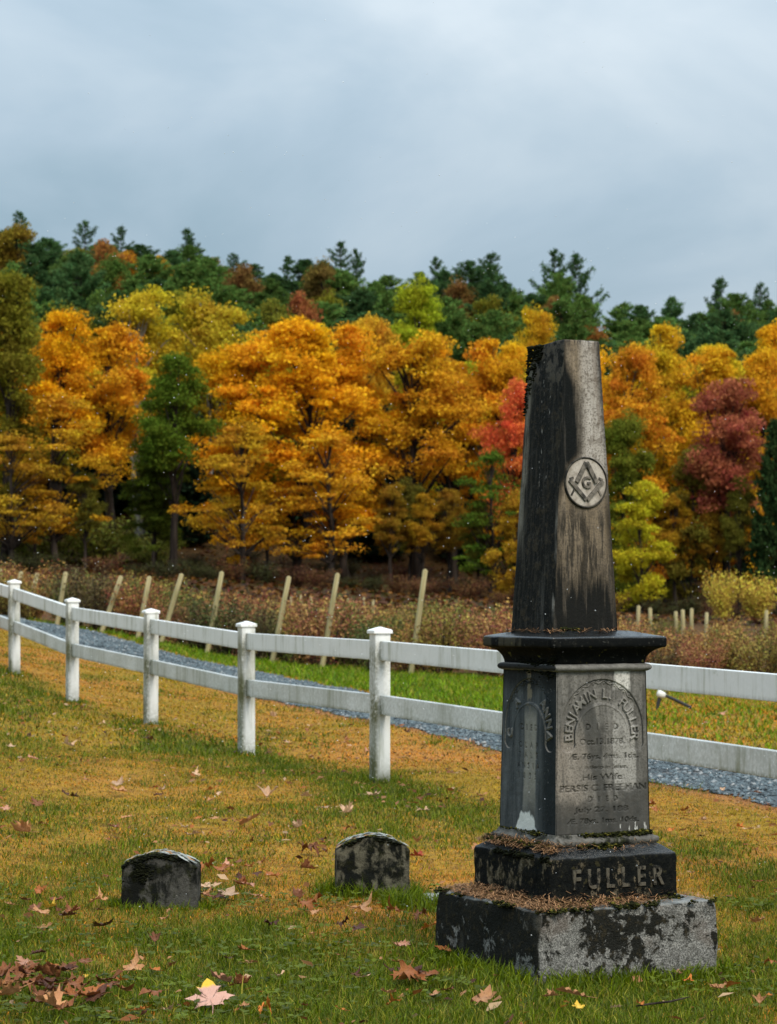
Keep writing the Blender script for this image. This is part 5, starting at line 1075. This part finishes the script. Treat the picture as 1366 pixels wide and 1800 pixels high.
for k, (x, y, s, c) in enumerate(items):
    dl = [math.hypot((x - p[0]), (y - p[1])) for _, p in LM]; j = int(np.argmin(dl)); info.append((dl[j], k, j, c))
rank = {}
for dd, k, j, c in sorted(info):
    cnt[(j, c)] = cnt.get((j, c), 0) + 1; rank[k] = (cnt[(j, c)], j)
for k, (x, y, s, c) in enumerate(items):
    oak = r5.random() < .12; s *= 1.5 if y < 6.75 else 1.25; me = OAK[k % 4] if oak else LEAVES[r5.integers(0, 14)]
    near = y < 9; z = g1(x, y) + (.031 if near else .024)
    o = link('oak_leaf' if oak else 'maple_leaf', me, None, (x, y, z + .1 * s)); o.scale = (s * (.48 + .28 * r5.random()), s * .72, s * (.50 + .30 * r5.random()))
    o.rotation_euler = (r5.normal(0, .20) + .12, r5.normal(0, .20), r5.random() * 6.283)
    cc = np.array(LC[c]) * (.8 + .4 * r5.random()); o.color = (*cc, 1)
    q, j = rank[k]; kind = 'oak leaf' if oak else 'maple leaf'
    tag(o, f'{c} {kind} on the lawn, {ORD[q - 1]} of its colour from the {LM[j][0]}', 'leaf', 'fallen leaves scattered over the lawn')
# the big pink leaf at the bottom of the picture, half yellow
b = B('two_tone_leaf'); P = b.coord(); x, y, z = b.sep(P); nz = b.noise(P, 4, 4); c = b.mix(b.ss(.30, .40, x * -.1 + y * .75 + (nz - .5) * .1), b.mix(nz, (.66, .40, .32), (.50, .26, .19)), (.78, .46, .04)); m_two = b.done(c, .6, nz, .3, .05, .3, trans=.1)
me = FLAT.copy(); me.materials.clear(); me.materials.append(m_two); me.name = 'maple_leaf'
x, y = ground_hit(370, 1782); o = link('maple_leaf', me, None, (x, y, g1(x, y) + .04), (.55, -.05, R(10)), (.085, .085, .08))
tag(o, 'largest pink maple leaf with a yellow tip lying flat at the bottom edge', 'leaf', 'fallen leaves scattered over the lawn')
n = 3000; y = np.sqrt(5.7 ** 2 + r5.random(n) * (20 ** 2 - 5.7 ** 2)); x = (r5.random(n) - .5) * .36 * y; k = (y < road_near_y(x)) & off_stones(x, y) & (fbm(x * 1.4, y * .8, 2.9, 3) > .44); x, y = x[k], y[k]; n = len(x)
V, F = leaf_cards(np.stack([x, y, gz(x, y) + .018 + .012 * r5.random(n)], 1), .008 + .015 * r5.random(n) ** 1.5, r5, 1.6)
C = np.array([[.19, .066, .022], [.075, .026, .013], [.42, .20, .085], [.32, .105, .025], [.50, .33, .19]])[r5.choice(5, n, p=[.24, .14, .28, .18, .16])] * (.7 + .5 * r5.random((n, 1)))
tag(link('leaf_scraps', mesh_np('leaf_scraps', V, F, m_grass, False, cols={'Col': np.repeat(C, 4, 0)})), 'small torn scraps of brown leaves scattered through the lawn', 'leaf scraps', kind='stuff')
# a dead twig, and drizzle in the air
x, y = ground_hit(1160, 1790); v, f = tubes([(np.array([[-.06, 0, .03], [-.02, .01, .034], [.03, 0, .042], [.075, -.01, .055]]), np.array([.0022, .003, .003, .0014]))], 6)
tag(link('twig', mesh_np('twig', v, f, m_bark, True), None, (x, y, g1(x, y))), 'short dark twig lying in the grass below the monument', 'twig')
n = 800; y = 4.6 + 9 * r5.random(n) ** 1.3; x = (r5.random(n) - .5) * .34 * y; z = .25 + 2.4 * r5.random(n)
b = B('raindrop'); m_drop = b.done((.8, .82, .85), .2, None, spec=.5)
tag(link('drizzle', scatter_rocks('drizzle', x, y, z, (.0010 + .0012 * r5.random(n)) * y / 7, m_drop, r5)), 'fine white drizzle drops falling through the air', 'drizzle', kind='stuff')
